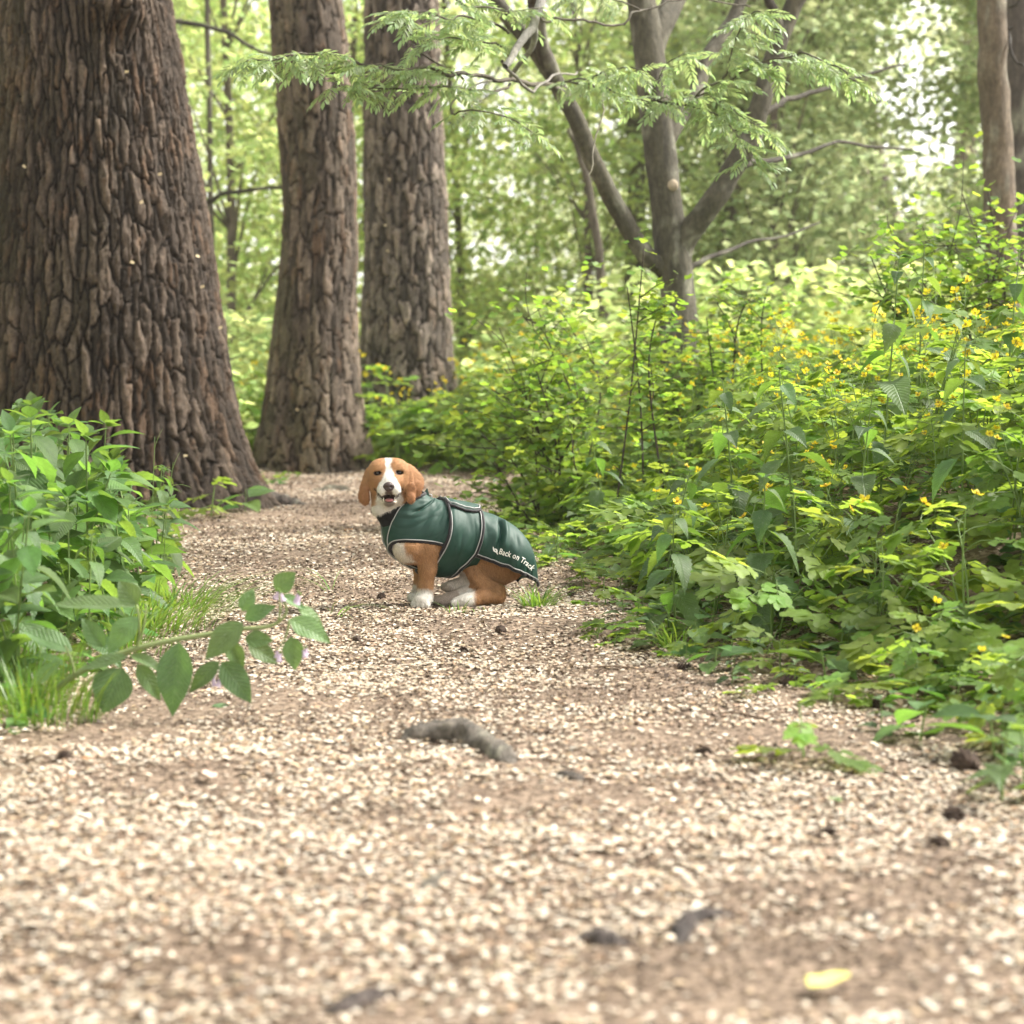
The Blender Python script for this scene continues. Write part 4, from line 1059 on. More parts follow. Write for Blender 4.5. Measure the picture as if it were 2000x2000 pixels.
# undergrowth on the ground between the trees
n = 60000; r = np.random.default_rng(5)
d = 17.5 + 32 * r.random(n) ** 1.5; a = r.uniform(-R(19), R(19), n); x = np.tan(a) * d
cl = fbm(x * .8, d * .8, 0, 91, 3)
k = (cl > .40) & ((x < edge_l(d)) | (x > edge_r(d)) | (d > 20.5)) & ~((np.abs(x + 1.6) < .55) & (np.abs(d - 17.5) < .6)) & ~((np.abs(x + .95) < .5) & (np.abs(d - 19.5) < .6))
x, d, cl = x[k], d[k], cl[k]
P_ = np.stack([x, d, gz(x, d) + r.random(len(x)) ** .8 * (.25 + 1.0 * ss(.4, .65, cl))], 1)
mb = MB(); mb.add(*leaf_cloud(P_, .13, r, .3, .0))
tag(ob('undergrowth', mb.mesh('undergrowth', M['far_a'], False)), 'bright green undergrowth covering the woodland floor beyond the path', None, None, 'stuff')
# low leaves hiding the soil of both banks
n = 15000; r = np.random.default_rng(6)
y = r.uniform(4.4, 16.5, n); rs = r.random(n) < .8
x = np.where(rs, edge_r(y) + .1 + 3.2 * r.random(n), edge_l(y) - .05 - 1.4 * r.random(n) ** 1.3)
k = (np.abs(x) < .25 * y + .4) & (fbm(x * 2.2, y * 2.2, 0, 93, 3) > .38)
x, y = x[k], y[k]
dd = np.where(x > 0, x - edge_r(y), edge_l(y) - x)
mb = MB(); shapes = [lobed(.06, .055, 2, .15, .15, 970 + s) for s in range(3)]
for i in range(len(x)):
    V, F = shapes[i % 3]
    mb.add(xf(V, (x[i], y[i], gzf(x[i], y[i]) + .015 + r.random() * (.03 + .09 * min(dd[i], 1))), (R(r.uniform(-20, 25)), R(r.uniform(-25, 25)), r.uniform(0, 6.28)), r.uniform(.5, 1.4)), F)
tag(ob('ground_cover', mb.mesh('ground_cover', M['cover'])), 'low green ground cover between the taller plants of both banks', None, None, 'stuff')
# ------------------------------------------------------------------ the dog: one continuous body (smooth union of limbs, extracted as one surface)
DOG_D = 7.86
DX = (830 - 1000) / FPX * DOG_D
DOG_LOC = np.array([DX, DOG_D, gzf(DX, DOG_D) + .012])
def D(px, py, dy=0.0):
    """dog-local metres: x right, y away from the camera, z up; from the photograph's pixels at a given depth"""
    k = 1 + dy / DOG_D
    return np.array([(px - 1000) / 530 * k + 170 / 530, dy, CAM_H - (py - 700) / 530 * k - .004])
dog = empty('dog', tuple(DOG_LOC), 'tan and white hound sitting on the path in a dark green coat, mouth open', 'dog')
hd = np.array([math.cos(R(24)), math.sin(R(24)), 0]); side = np.array([math.sin(R(24)), -math.cos(R(24)), 0])   # from chest to rump; towards the camera

class SDF:
    def __init__(s, lo, hi, h):
        s.lo, s.h = np.array(lo, float), h
        s.n = (np.ceil((np.array(hi) - s.lo) / h)).astype(int) + 1
        s.f = np.full(s.n, 1.0, np.float32)
    def _blk(s, lo, hi, pad):
        a = np.clip(np.floor((lo - pad - s.lo) / s.h).astype(int), 0, s.n - 1); b = np.clip(np.ceil((hi + pad - s.lo) / s.h).astype(int) + 1, 1, s.n)
        ax = [s.lo[i] + np.arange(a[i], b[i]) * s.h for i in range(3)]
        return tuple(slice(a[i], b[i]) for i in range(3)), np.stack(np.meshgrid(*ax, indexing='ij'), -1)
    def _mix(s, sl, d, k, sub):
        f = s.f[sl]
        if sub:
            d = -d; h = np.clip(.5 - .5 * (f - d) / k, 0, 1); s.f[sl] = f * (1 - h) + d * h + k * h * (1 - h)
        else:
            h = np.clip(.5 + .5 * (f - d) / k, 0, 1); s.f[sl] = f * (1 - h) + d * h - k * h * (1 - h)
    def cap(s, a, b, ra, rb, k=.02, sub=False):
        a, b = np.array(a, float), np.array(b, float); m = max(ra, rb)
        sl, P_ = s._blk(np.minimum(a, b) - m, np.maximum(a, b) + m, k + .02)
        ab = b - a; t = np.clip(((P_ - a) @ ab) / (ab @ ab + 1e-12), 0, 1)
        s._mix(sl, np.linalg.norm(P_ - a - t[..., None] * ab, axis=-1) - (ra + (rb - ra) * t), k, sub)
    def chain(s, pts, rad, k=.015):
        for i in range(len(pts) - 1): s.cap(pts[i], pts[i + 1], rad[i], rad[i + 1], k)
    def ell(s, c, r, rot=None, k=.02, sub=False):
        c, r = np.array(c, float), np.array(r, float)
        sl, P_ = s._blk(c - r.max(), c + r.max(), k + .02)
        q = P_ - c
        if rot is not None: q = q @ rot
        k0 = np.linalg.norm(q / r, axis=-1); k1 = np.linalg.norm(q / r ** 2, axis=-1) + 1e-9
        s._mix(sl, k0 * (k0 - 1) / k1, k, sub)
    def nets(s):
        f = s.f; n = s.n; S = f < 0
        c = [S[i:n[0] - 1 + i, j:n[1] - 1 + j, l:n[2] - 1 + l] for i in (0, 1) for j in (0, 1) for l in (0, 1)]
        tot = sum(x.astype(np.int8) for x in c); act = (tot > 0) & (tot < 8)
        idx = np.argwhere(act); vid = np.full(act.shape, -1); vid[act] = np.arange(len(idx))
        acc = np.zeros((len(idx), 3)); cnt = np.zeros(len(idx))
        I, J, K = idx.T
        for ax in range(3):
            o1, o2 = [x for x in range(3) if x != ax]
            for u in (0, 1):
                for v in (0, 1):
                    p = idx.copy(); p[:, o1] += u; p[:, o2] += v; q = p.copy(); q[:, ax] += 1
                    a = f[p[:, 0], p[:, 1], p[:, 2]]; b = f[q[:, 0], q[:, 1], q[:, 2]]
                    m = (a < 0) != (b < 0); t = np.where(m, a / np.where(m, a - b, 1), 0)
                    P_ = p.astype(float); P_[:, ax] += t
                    acc += np.where(m[:, None], P_ - 0, 0); cnt += m
        V = s.lo + acc / cnt[:, None] * s.h
        Q = []
        for ax in range(3):
            o1, o2 = [(1, 2), (2, 0), (0, 1)][ax]
            A = S; B = np.roll(S, -1, ax); e = A != B
            sl = [slice(1, -1)] * 3; sl[ax] = slice(0, -1); m = np.zeros_like(e); m[tuple(sl)] = e[tuple(sl)]
            p = np.argwhere(m); ins = A[m]
            def g(d1, d2):
                q = p.copy(); q[:, o1] += d1; q[:, o2] += d2; return vid[q[:, 0], q[:, 1], q[:, 2]]
            q = np.stack([g(-1, -1), g(0, -1), g(0, 0), g(-1, 0)], 1)
            q[~ins] = q[~ins][:, ::-1]; Q.append(q)
        return V, np.concatenate(Q)

# ---- coat surface: rings along the back line, each (top px,py, bottom px,py, half width)
RING = [((829, 966), (729, 1006), .058), ((838, 974), (748, 1034), .072), ((849, 979), (753, 1066), .090), ((861, 981), (770, 1092), .106), ((874, 982), (806, 1112), .116),
        ((890, 985), (842, 1126), .121), ((912, 991), (876, 1128), .122), ((934, 998), (908, 1118), .122), ((958, 1006), (938, 1130), .142), ((984, 1020), (966, 1150), .164),
        ((1006, 1041), (984, 1158), .160), ((1019, 1069), (1000, 1160), .142), ((1027, 1104), (1012, 1158), .118), ((1033, 1134), (1025, 1154), .088)]
def bz(px, py):
    """point of the body's mid plane seen at a pixel"""
    X = (px - 830) / 530; b = X / hd[0]
    for _ in range(3):
        dy = b * hd[1]; b = X * (1 + dy / DOG_D) / hd[0]
    dy = b * hd[1]
    return np.array([b * hd[0], dy, (1185 - py) / 530 - dy * .112])
RT = np.array([bz(*r[0]) for r in RING]); RBm = np.array([bz(*r[1]) for r in RING]); RW = np.array([[r[2]] for r in RING])
RC, RU = (RT + RBm) / 2, (RT - RBm) / 2
def coat_raw(u, v):
    u = np.asarray(u, float); v = np.asarray(v, float)
    C, U_, W_ = catmull_at(RC, u), catmull_at(RU, u), catmull_at(RW, u)
    cv, sv = np.cos(v), np.sin(v)
    low = np.where(cv < 0, 1, 0) * ss(2.5, 5, u) * (1 - ss(7, 8, u))
    sx = np.sign(sv) * np.abs(sv) ** (.86 - .0 * low); cx = np.sign(cv) * np.abs(cv) ** .95
    return C + U_ * cx[..., None] + side * (W_[..., 0] * sx)[..., None]
def wrinkle(u, v):
    s = np.abs(np.sin(v))
    rump = ss(7.0, 8.2, u)
    d = .012 * (fbm(u * .8 + np.cos(v), v * 1.3, 0, 61, 2) - .5)
    d = d + .007 * ss(2, 3.2, u) * (1 - ss(6.8, 7.2, u)) * (np.abs(fbm(u * 1.7 - v * .9, v * .45, 3, 62, 2) - .5) * 2 - .35) * s
    f1 = u - 7.95 + .22 * (np.abs(v) - .8); hf = ss(.25, .6, np.abs(v)) * (1 - .9 * ss(1.35, 1.85, np.abs(v))); d = d - .015 * np.exp(-(f1 / .13) ** 2) * hf + .010 * np.exp(-((f1 - .32) / .18) ** 2) * hf
    f2 = u - 8.9 + .1 * (np.abs(v) - 1); d = d - .006 * np.exp(-(f2 / .2) ** 2) * np.exp(-((np.abs(v) - 1.0) / .3) ** 2)
    d = d + .0035 * rump * ss(1.5, 1.9, np.abs(v)) * np.sin(u * 9 + 5 * fbm(u, v, 0, 63))
    fc = u - 1.55 + .35 * np.abs(v); d = d - .009 * np.exp(-(fc / .12) ** 2) * ss(.1, .5, np.abs(v)) * (1 - ss(1.3, 1.8, np.abs(v)))
    d = d + .0022 * (np.abs(fbm(u * 1.6 + v * 2.0, v * .9 - u * .5, 7, 66, 2) - .5) * 4 - .5) * s * (1 - .6 * rump)
    return d
def coat_pt(u, v, off=0.0):
    u = np.asarray(u, float); v = np.asarray(v, float); e = .02
    p = coat_raw(u, v); du = coat_raw(np.minimum(u + e, 13), v) - coat_raw(np.maximum(u - e, 0), v); dv = coat_raw(u, v + e) - coat_raw(u, v - e)
    n = np.cross(dv, du); n /= np.linalg.norm(n, axis=-1)[..., None] + 1e-9
    c = catmull_at(RC, u); sgn = np.sign(((p - c) * n).sum(-1)); n = n * sgn[..., None]
    return p + n * (wrinkle(u, v) + off)[..., None]
def proj(p):
    k = 1 + p[..., 1] / DOG_D
    return np.stack([830 + 530 * p[..., 0] / k, 1185 - 530 * (p[..., 2] + p[..., 1] * .112)], -1)
GU, GV = np.meshgrid(np.linspace(0, 13, 391), np.linspace(.0, math.pi, 200), indexing='ij')
_g = coat_raw(GU, GV); _n = np.cross(np.gradient(_g, axis=1), np.gradient(_g, axis=0)); _n *= np.sign((( _g - catmull_at(RC, GU)) * _n).sum(-1))[..., None]
_vis = ((_n / (np.linalg.norm(_n, axis=-1)[..., None] + 1e-12)) @ np.array([0, -.994, .11]) > .02).ravel()      # the cloth that faces the path's camera side
GP = proj(_g).reshape(-1, 2)[_vis]; GUf, GVf = GU.ravel()[_vis], GV.ravel()[_vis]
def uv_px(P_):
    o = []
    for p in np.atleast_2d(P_):
        d = ((GP - p) ** 2).sum(1); i = np.argpartition(d, 4)[:5]; w_ = 1 / (d[i] + .02)
        o.append(((GUf[i] * w_).sum() / w_.sum(), (GVf[i] * w_).sum() / w_.sum()))
    return np.array(o)
def in_poly(x, y, poly):
    r = np.zeros(x.shape, bool); n = len(poly)
    for i in range(n):
        x1, y1 = poly[i]; x2, y2 = poly[(i + 1) % n]
        c = (y1 > y) != (y2 > y); r ^= c & (x < (x2 - x1) * (y - y1) / (y2 - y1 + 1e-12) + x1)
    return r
# ---- body
sd = SDF((-.31, -.26, -.03), (.47, .46, .60), .0042)
for i in range(0, 9):                                   # trunk inside the coat
    a, b = RC[i], RC[i + 1]; ra, rb = [min(np.linalg.norm(RU[j]), RW[j, 0]) * .86 for j in (i, i + 1)]
    off = lambda j: RU[j] * max(0, 1 - RW[j, 0] / np.linalg.norm(RU[j])) * .5
    if i < 12:
        for sg in (-1, 1): sd.cap(a + sg * off(i), b + sg * off(i + 1), ra, rb, .02)
def S(px, py, s):                                        # a point s metres to the near side of the mid plane
    p0 = np.array([0, 0, 0.]); X = (px - 830) / 530
    b = (X - s * side[0]) / hd[0]
    for _ in range(3):
        dy = b * hd[1] + s * side[1]; b = (X * (1 + dy / DOG_D) - s * side[0]) / hd[0]
    dy = b * hd[1] + s * side[1]
    return np.array([b * hd[0] + s * side[0], dy, (1185 - py) / 530 - dy * .112])
# near foreleg: shoulder, elbow, wrist, paw
fl = [S(838, 1040, .062), S(840, 1085, .075), S(836, 1118, .080), S(832, 1150, .080), S(831, 1166, .080)]
sd.chain(fl, [.050, .038, .0295, .0250, .028], .02)
pw = S(828, 1178, .082); fwd = np.array([-.28, -.96, 0])
sd.ell(pw + fwd * .012 + [0, 0, .004], (.036, .044, .022), k=.015)
for k in (-1.5, -.5, .5, 1.5):
    t = pw + fwd * (.044 - .006 * abs(k)) + np.array([.96, -.28, 0]) * k * .0165; t[2] = .012
    sd.ell(t, (.0115, .017, .0145), k=.006)
# far foreleg
fl2 = [S(812, 1060, -.05), S(822, 1110, -.055), S(820, 1146, -.06), S(816, 1160, -.06)]
sd.chain(fl2, [.048, .031, .024, .024], .02); p2 = S(812, 1167, -.06); p2[2] = .02
sd.ell(p2 + fwd * .015, (.032, .045, .022), k=.015)
# chest bulge in the arm hole
sd.ell(S(800, 1075, .04), (.062, .07, .062), k=.03)
# near hind leg: haunch, knee, hock, foot along the ground
sd.ell(S(955, 1121, .01), (.072, .056, .062), k=.03)
sd.ell(S(943, 1128, .045), (.046, .038, .048), k=.03)
kn = S(925, 1124, .06)
sd.chain([kn, S(946, 1149, .09), S(972, 1157, .095)], [.034, .029, .028], .02)
hk = S(972, 1159, .11); ft = S(914, 1164, .135); hk[2] = .03; ft[2] = .022
sd.chain([hk, (hk + ft) / 2 + [0, 0, .006], ft], [.031, .026, .026], .016)
sd.ell(ft + np.array([-.016, -.004, -.002]), (.036, .027, .020), k=.012)
for k in (-1, 0, 1): sd.ell(ft + np.array([-.046, -.006 + k * .016, -.008]), (.015, .0105, .012), k=.006)
# far hind leg, foot pointing forward
sd.ell(S(930, 1105, -.06), (.08, .06, .07), k=.03)
k2 = S(915, 1112, .02); h2 = S(925, 1140, .03); f2 = S(878, 1150, .00)
sd.chain([k2, h2, f2], [.043, .030, .020], .02); sd.ell(f2 + np.array([-.008, 0, -.004]), (.030, .022, .017), k=.012)
f3 = S(868, 1166, .04); f3[2] = .016; sd.chain([S(925, 1158, .06), f3], [.028, .020], .02); sd.ell(f3 + np.array([-.016, 0, 0]), (.034, .024, .016), k=.012)
# ---- head, facing the camera; head frame: x right, y forward, z up, origin between the eyes
HO = D(758.5, 923.5, -.140) + np.array([0, 0, .006])
HR = np.array(Euler((R(-3), R(-1.5), R(3))).to_matrix())
HS = .955
def H(x, y, z): return HO + HR @ np.array([x, -y, z]) * HS
def hell(x, y, z, rx, ry, rz, k=.02, sub=False, rot=(0, 0, 0)):
    sd.ell(H(x, y, z), (rx * HS, ry * HS, rz * HS), HR @ np.array(Euler(rot).to_matrix()), k, sub)
hell(0, -.062, -.006, .074, .075, .058)
for s in (-1, 1): hell(.030 * s, -.055, .014, .042, .06, .036, .02)
for s in (-1, 1):
    hell(.034 * s, -.014, .008, .031, .032, .028, .03)
    hell(.043 * s, -.038, -.042, .033, .046, .048, .03)
    hell(.026 * s, .015, -.035, .026, .035, .028, .02)
    hell(.0225 * s, .058, -.064, .0215, .036, .027, .012, rot=(0, R(-8 * s), 0))
sd.cap(H(0, -.01, -.012), H(0, .062, -.040), .030 * HS, .0235 * HS, .02)
sd.cap(H(0, -.03, -.092), H(0, .040, -.108), .040 * HS, .019 * HS, .02)
hell(0, .052, -.112, .027, .022, .011, .01)
hell(0, .088, -.0945, .0225, .042, .0135, .005, True)
for s in (-1, 1): hell(.034 * s, .040, -.0925, .017, .040, .005, .005, True, rot=(0, R(-38 * s), 0))
for s in (-1, 1): hell(.0405 * s, .010, -.001, .0150, .018, .0090, .004, True)
sd.chain([H(0, -.075, -.045), H(-.002, -.080, -.085), RC[0] + RU[0] * .02 + np.array([.01, .02, 0]), RC[1]], [.060, .060, .056, .062], .02)
sd.ell(H(-.030, -.035, -.135), (.038, .045, .042), k=.025)
# ears
def ear(pts, rr, k=.012):
    for (x, y, z, rx, ry, rz, a, b) in pts: hell(x, y, z, rx, ry, rz, k, rot=(0, R(b), R(a)))
ear([(-.076, -.058, .002, .010, .026, .022, 30, 16), (-.084, -.052, -.022, .008, .024, .030, 44, 16), (-.0935, -.044, -.056, .008, .024, .038, 52, 14), (-.0965, -.036, -.085, .0085, .027, .030, 58, 4), (-.0925, -.034, -.102, .008, .021, .022, 58, -14)], 0, .005)
ear([(.076, -.060, .014, .012, .028, .020, -25, -20), (.090, -.060, -.006, .010, .032, .034, -44, -20), (.107, -.060, -.036, .009, .032, .042, -58, -14), (.103, -.052, -.066, .009, .027, .034, -60, 8),
     (.081, -.030, -.020, .0075, .014, .048, -40, -4), (.083, -.016, -.076, .0085, .023, .040, -64, 10), (.081, -.008, -.100, .008, .019, .022, -64, 8)], 0, .004)
BV, BQ = sd.nets()
# light smoothing
for _ in range(2):
    acc = np.zeros_like(BV); cn = np.zeros(len(BV))
    for a in range(4):
        for b in (1, 3): np.add.at(acc, BQ[:, a], BV[BQ[:, (a + b) % 4]]); np.add.at(cn, BQ[:, a], 1)
    BV = BV * .5 + .5 * acc / cn[:, None]
# ---- keep the body inside the coat where the cloth covers it
arm_px = [(764, 1078), (767, 1069), (776, 1065), (800, 1064), (830, 1066), (868, 1071), (866, 1084), (860, 1093), (855, 1110), (846, 1118), (815, 1113), (800, 1106), (786, 1098), (773, 1089)]
arm_uv = uv_px(arm_px)
hem_px = [(926, 1089), (940, 1094), (958, 1100), (975, 1106), (995, 1113), (1012, 1121), (1028, 1129), (1040, 1136), (1047, 1141)]
hem_uv = uv_px(hem_px)
hem_v = lambda u: np.interp(u, hem_uv[:, 0], hem_uv[:, 1])
def coat_uvr(P_):
    us_ = np.linspace(.0, 13, 261); C, U_, W_ = catmull_at(RC, us_), catmull_at(RU, us_), catmull_at(RW, us_)[:, 0]
    sp_ = P_ @ side; b2 = P_ @ hd; cb, ub = C @ hd, U_ @ hd
    dx = b2[:, None] - cb; dz = P_[:, 2:3] - C[:, 2]
    cr = (dx * U_[:, 2] - dz * ub) / np.hypot(ub, U_[:, 2]); a = (dx * ub + dz * U_[:, 2]) / (ub ** 2 + U_[:, 2] ** 2)
    cost = np.abs(cr) + .03 * np.maximum(0, np.abs(a) - 1); i = cost.argmin(1); r_ = np.arange(len(P_))
    return us_[i], a[r_, i], sp_ / W_[i], C[i], np.abs(cr[r_, i])
cu, ca_, cb_, cC, cres = coat_uvr(BV)
rho = np.sqrt(np.abs(ca_) ** (2 / .95) + np.abs(cb_) ** (2 / .86)) + 1e-9
cv_ = np.arctan2(np.abs(cb_) ** (1 / .86), np.sign(ca_) * np.abs(ca_) ** (1 / .95))
cov = (cres < .012) & ~in_poly(cu, cv_, [tuple(x) for x in arm_uv]) & ~((cu > 7.05) & (cv_ > hem_v(cu) - .04)) & (cu > .1)
cov &= ~((BV[:, 2] < .16) & (cu < 5.2) & (cv_ > 1.9)) & ~((BV[:, 2] < .14) & (BV[:, 0] > .03) & (cu < 7.6))
cov |= (cu > 9.3) & (cres < .03)
cov &= BV[:, 2] > .06
f_ = np.where(cov & (rho > .87), .87 / rho, 1.0)[:, None]
BV = cC + (BV - cC) * f_
# ---- fur colour by place on the body
hp = (BV - HO) @ HR / HS; hx, hy, hz = hp[:, 0], -hp[:, 1], hp[:, 2]
n1 = fbm(BV[:, 0] * 30, BV[:, 1] * 30, BV[:, 2] * 30, 81, 3) - .5
TAN, DTAN, WHITE, DARK = np.array((.315, .165, .076)), np.array((.26, .122, .055)), np.array((.58, .55, .50)), np.array((.030, .018, .014))
col = np.tile(TAN, (len(BV), 1)) * (1 + .35 * n1)[:, None]
def paint(c, m, k=1.0):
    global col
    m = np.clip(m, 0, 1)[:, None] * k; col = col * (1 - m) + np.asarray(c) * m
head = ss(-.165, -.15, hz) * (hy > -.14) * ss(.16, .13, np.abs(hx))
isear = ss(.066, .073, np.abs(hx)) * head * (hz < .03)
wz = np.interp(hz, [-.13, -.10, -.075, -.055, -.035, -.015, .0, .02, .06], [.055, .05, .047, .042, .030, .021, .0145, .0105, .014])
blaze = ss(.003, -.003, np.abs(hx - .000 + .002 * np.sign(n1)) - wz) * head * (hy > -.075)
lowj = head * ss(-.098, -.104, hz) * (hy > -.09) * (1 - isear)
thr = ss(-.118, -.126, hz + .25 * (np.abs(hx + .02) - .03).clip(0, 1)) * (hy > -.12) * (1 - isear)
paint(DTAN, isear * (.4 + 1.2 * ss(-.0, -.09, hz)) * .8)
paint(DTAN, ss(.03, .012, np.hypot(np.abs(hx) - .047, hz + .034)) * head * .5)
paint(TAN * 1.25, ss(.03, .01, np.hypot(np.abs(hx) - .038, hz - .022)) * head * .6 * (1 - blaze))
paint(WHITE, blaze * (hz > -.11)); paint(np.array((.50, .44, .36)), lowj * ss(.06, .04, np.abs(hx))); paint(np.array((.56, .52, .46)), thr * (BV[:, 2] > .31))
paint(DARK, ss(.0148, .0105, np.hypot((np.abs(hx) - .0405) / 1.3, (hz + .001) * 1.35)) * head * (hy > -.03))
mu = np.abs(hx)                                                                    # dark lips along the open mouth
lipz = -.107 + .036 * (mu / .046) ** 1.7
paint(DARK * 1.2, ss(.0085, .0055, np.abs(hz - lipz) * (1 + 26 * np.maximum(0, mu - .025))) * head * (mu < .056) * (hy > -.02) * (1 - isear))
paint(DARK, (np.abs(hx) < .021) * (hz < -.083) * (hz > lipz) * head * (hy > .0))
paint(DARK * 1.8, ss(.017, .010, np.hypot(hx * .9, (hz + .077) * 1.3)) * head * (hy > .055) * .8)
paint(np.array((.06, .04, .035)), ss(.016, .009, np.hypot(hx * .6, (hz + .115) * 1.0)) * head * (hy > .02) * .75)
leg_low = ss(.072, .060, BV[:, 2] + .01 * n1)
near_front = (np.abs(BV[:, 0] - fl[3][0]) < .09) & (BV[:, 1] < .05)
paint(WHITE, leg_low * near_front)
paint(np.array((.45, .40, .34)), (BV[:, 0] < -.0) * (BV[:, 1] > .02) * ss(.075, .055, BV[:, 2]))
q = BV - ft; paint(WHITE, ss(.035, .015, BV[:, 0] - ft[0]) * (BV[:, 1] < hk[1] + .04) * (BV[:, 0] > .02) * (BV[:, 2] < .06) * (np.linalg.norm(q, axis=1) < .09))
paint(np.array((.52, .46, .39)), (np.linalg.norm(BV - f2, axis=1) < .085) * 1.0 * (BV[:, 2] > .045)); paint(np.array((.40, .33, .27)), (np.linalg.norm(BV - f3, axis=1) < .06) * 1.0)
cw = proj(BV)                                                                       # white of the chest
paint(np.array((.56, .50, .43)), ss(796, 786, cw[:, 0] + 26 * n1 - .55 * (cw[:, 1] - 1070)) * (cw[:, 1] > 1045) * (cw[:, 1] < 1106 + 12 * n1) * (BV[:, 1] < .04))
M['fur'] = vcolmat('dog_fur', .75, .25, 220, .22, .35, .003)
ob('body', MB().add(BV, BQ, col).mesh('dog_body', M['fur'], True, True), dog)
# short coat of hair: thin tapering blades lying back over the skin
fr = np.random.default_rng(4)
tri = BV[BQ]; fn = np.cross(tri[:, 2] - tri[:, 0], tri[:, 3] - tri[:, 1]); fa = np.linalg.norm(fn, axis=1); fn = fn / (fa[:, None] + 1e-12)
fcn = tri.mean(1); k0 = (f_[BQ[:, 0], 0] == 1.0)
if (fn * (fcn - np.where((fcn[:, 2:3] > .36), HO + HR @ np.array([0, .05, -.03]), RC[4]))).sum(1).mean() < 0: fn = -fn
hd_ = H(0, .088, -.055)
q = fr.choice(np.flatnonzero(k0), 60000, p=(fa * k0)[k0] / (fa * k0)[k0].sum())
w_ = fr.dirichlet((1, 1, 1, 1), len(q)); bp0 = (tri[q] * w_[..., None]).sum(1); hc = (col[BQ[q]] * w_[..., None]).sum(1) * fr.uniform(.6, 1.45, (len(q), 1))
hq = (bp0 - HO) @ HR / HS; onh = (hq[:, 2] > -.14) & (-hq[:, 1] > -.14) & (np.abs(hq[:, 0]) < .14)
away = bp0 - hd_; away /= np.linalg.norm(away, axis=1)[:, None]
flow = np.where(onh[:, None], away * .8 + np.array([0, 0, -.55]), np.array([.25, 0, -1.0])) + fr.normal(0, .22, (len(q), 3))
no = fn[q]; flow -= no * (flow * no).sum(1)[:, None]; flow /= np.linalg.norm(flow, axis=1)[:, None] + 1e-9
bare = (np.hypot((np.abs(hq[:, 0]) - .0405) / 1.3, (hq[:, 2] + .001) * 1.4) < .014) | ((np.abs(hq[:, 0]) < .024) & (hq[:, 2] < -.035) & (hq[:, 2] > -.115) & (-hq[:, 1] > .06))
bp0, no, flow, hc, onh = [a_[~bare] for a_ in (bp0, no, flow, hc, onh)]
ln = np.where(onh, .0085, .013)[:, None] * fr.uniform(.6, 1.3, (len(bp0), 1)); sd_ = np.cross(no, flow) * .0007
hv = np.stack([bp0 - sd_ - no * .0005, bp0 + sd_ - no * .0005, bp0 + flow * ln + no * ln * .30], 1).reshape(-1, 3)
ob('hair', MB().add(hv, np.arange(len(hv)).reshape(-1, 3), np.repeat(hc, 3, 0)).mesh('dog_hair', M['fur'], True, True), dog)
M['eye'] = simple('dark_brown_eye', (.020, .010, .006), .08, .6)
M['nose'] = simple('dog_nose', (.045, .026, .024), .38, .5, 300, .35, .3)
M['tongue'] = simple('pink_tongue', (.48, .20, .19), .45, .4)
M['tooth'] = simple('tooth', (.75, .70, .6), .4)
def uvs(r=(1, 1, 1), nu=16, nv=12):
    a = np.linspace(0, 2 * np.pi, nu, endpoint=False); b = np.linspace(.02, np.pi - .02, nv)
    A, B = np.meshgrid(a, b); V = np.stack([np.sin(B) * np.cos(A) * r[0], np.sin(B) * np.sin(A) * r[1], np.cos(B) * r[2]], -1).reshape(-1, 3)
    i = np.arange(nv - 1)[:, None] * nu; j = np.arange(nu)[None]
    return V, np.stack([i + j, i + nu + j, i + nu + (j + 1) % nu, i + (j + 1) % nu], -1).reshape(-1, 4)
for s in (-1, 1):
    V, F = uvs((.0138, .0125, .0125)); ob('eye', MB().add(V, F).mesh('eye', M['eye']), dog, H(.0405 * s, -.0035, -.001))
V, F = uvs((1, 1, 1), 32, 24)                                                      # nose: broad above, two nostrils
x, y, z = V.T; ns = np.array([.0212, .014, .0182]); wv = 1 - .28 * np.clip(-z, 0, 1)
V = np.stack([x * ns[0] * wv, y * ns[1], z * ns[2]], 1)
for s in (-1, 1):
    dd = np.hypot((V[:, 0] - s * .0095) / .0050, (V[:, 2] + .001) / .0042); V[:, 1] += np.where(V[:, 1] < 0, .007 * np.exp(-dd ** 2), 0)
ob('nose', MB().add(V @ HR.T, F).mesh('nose', M['nose']), dog, H(0, .0885, -.0535))
V, F = uvs((.0165, .030, .0055), 18, 10); V[:, 2] -= .15 * np.abs(V[:, 0]) * 0 + .12 * np.maximum(0, -V[:, 1])
ob('tongue', MB().add(V @ HR.T, F).mesh('tongue', M['tongue']), dog, H(0, .050, -.1025))
for s in (-1, 1):
    mb = MB(); mb.tube([(0, 0, -.004), (0, -.001, .003), (0, -.001, .008)], [.0026, .0020, .0006], 6)
    ob('tooth', mb.mesh('tooth', M['tooth']), dog, H(.021 * s, .058, -.1015))

# ---- coat
def fabric(name, col, rough, spec, sheen, wv):
    m, N, L = mat(name)
    p = pbsdf(N, col, rough, spec); p.inputs['Sheen Weight'].default_value = sheen; p.inputs['Sheen Roughness'].default_value = .4
    tc = N.new('ShaderNodeTexCoord'); nz = N.new('ShaderNodeTexNoise'); nz.inputs['Scale'].default_value = 24; nz.inputs['Detail'].default_value = 5
    L.new(tc.outputs['Object'], nz.inputs['Vector'])
    b = N.new('ShaderNodeBump'); b.inputs['Strength'].default_value = wv; b.inputs['Distance'].default_value = .01
    L.new(nz.outputs['Fac'], b.inputs['Height']); L.new(b.outputs[0], p.inputs['Normal'])
    out(N, L, p.outputs[0]); return m
M['coat'] = fabric('green_nylon', (.004, .037, .024), .62, .45, .03, .10)
M['coat_in'] = fabric('black_lining', (.010, .010, .011), .8, .2, .1, .2)
M['bind'] = fabric('black_binding', (.014, .012, .014), .7, .3, .2, .3)
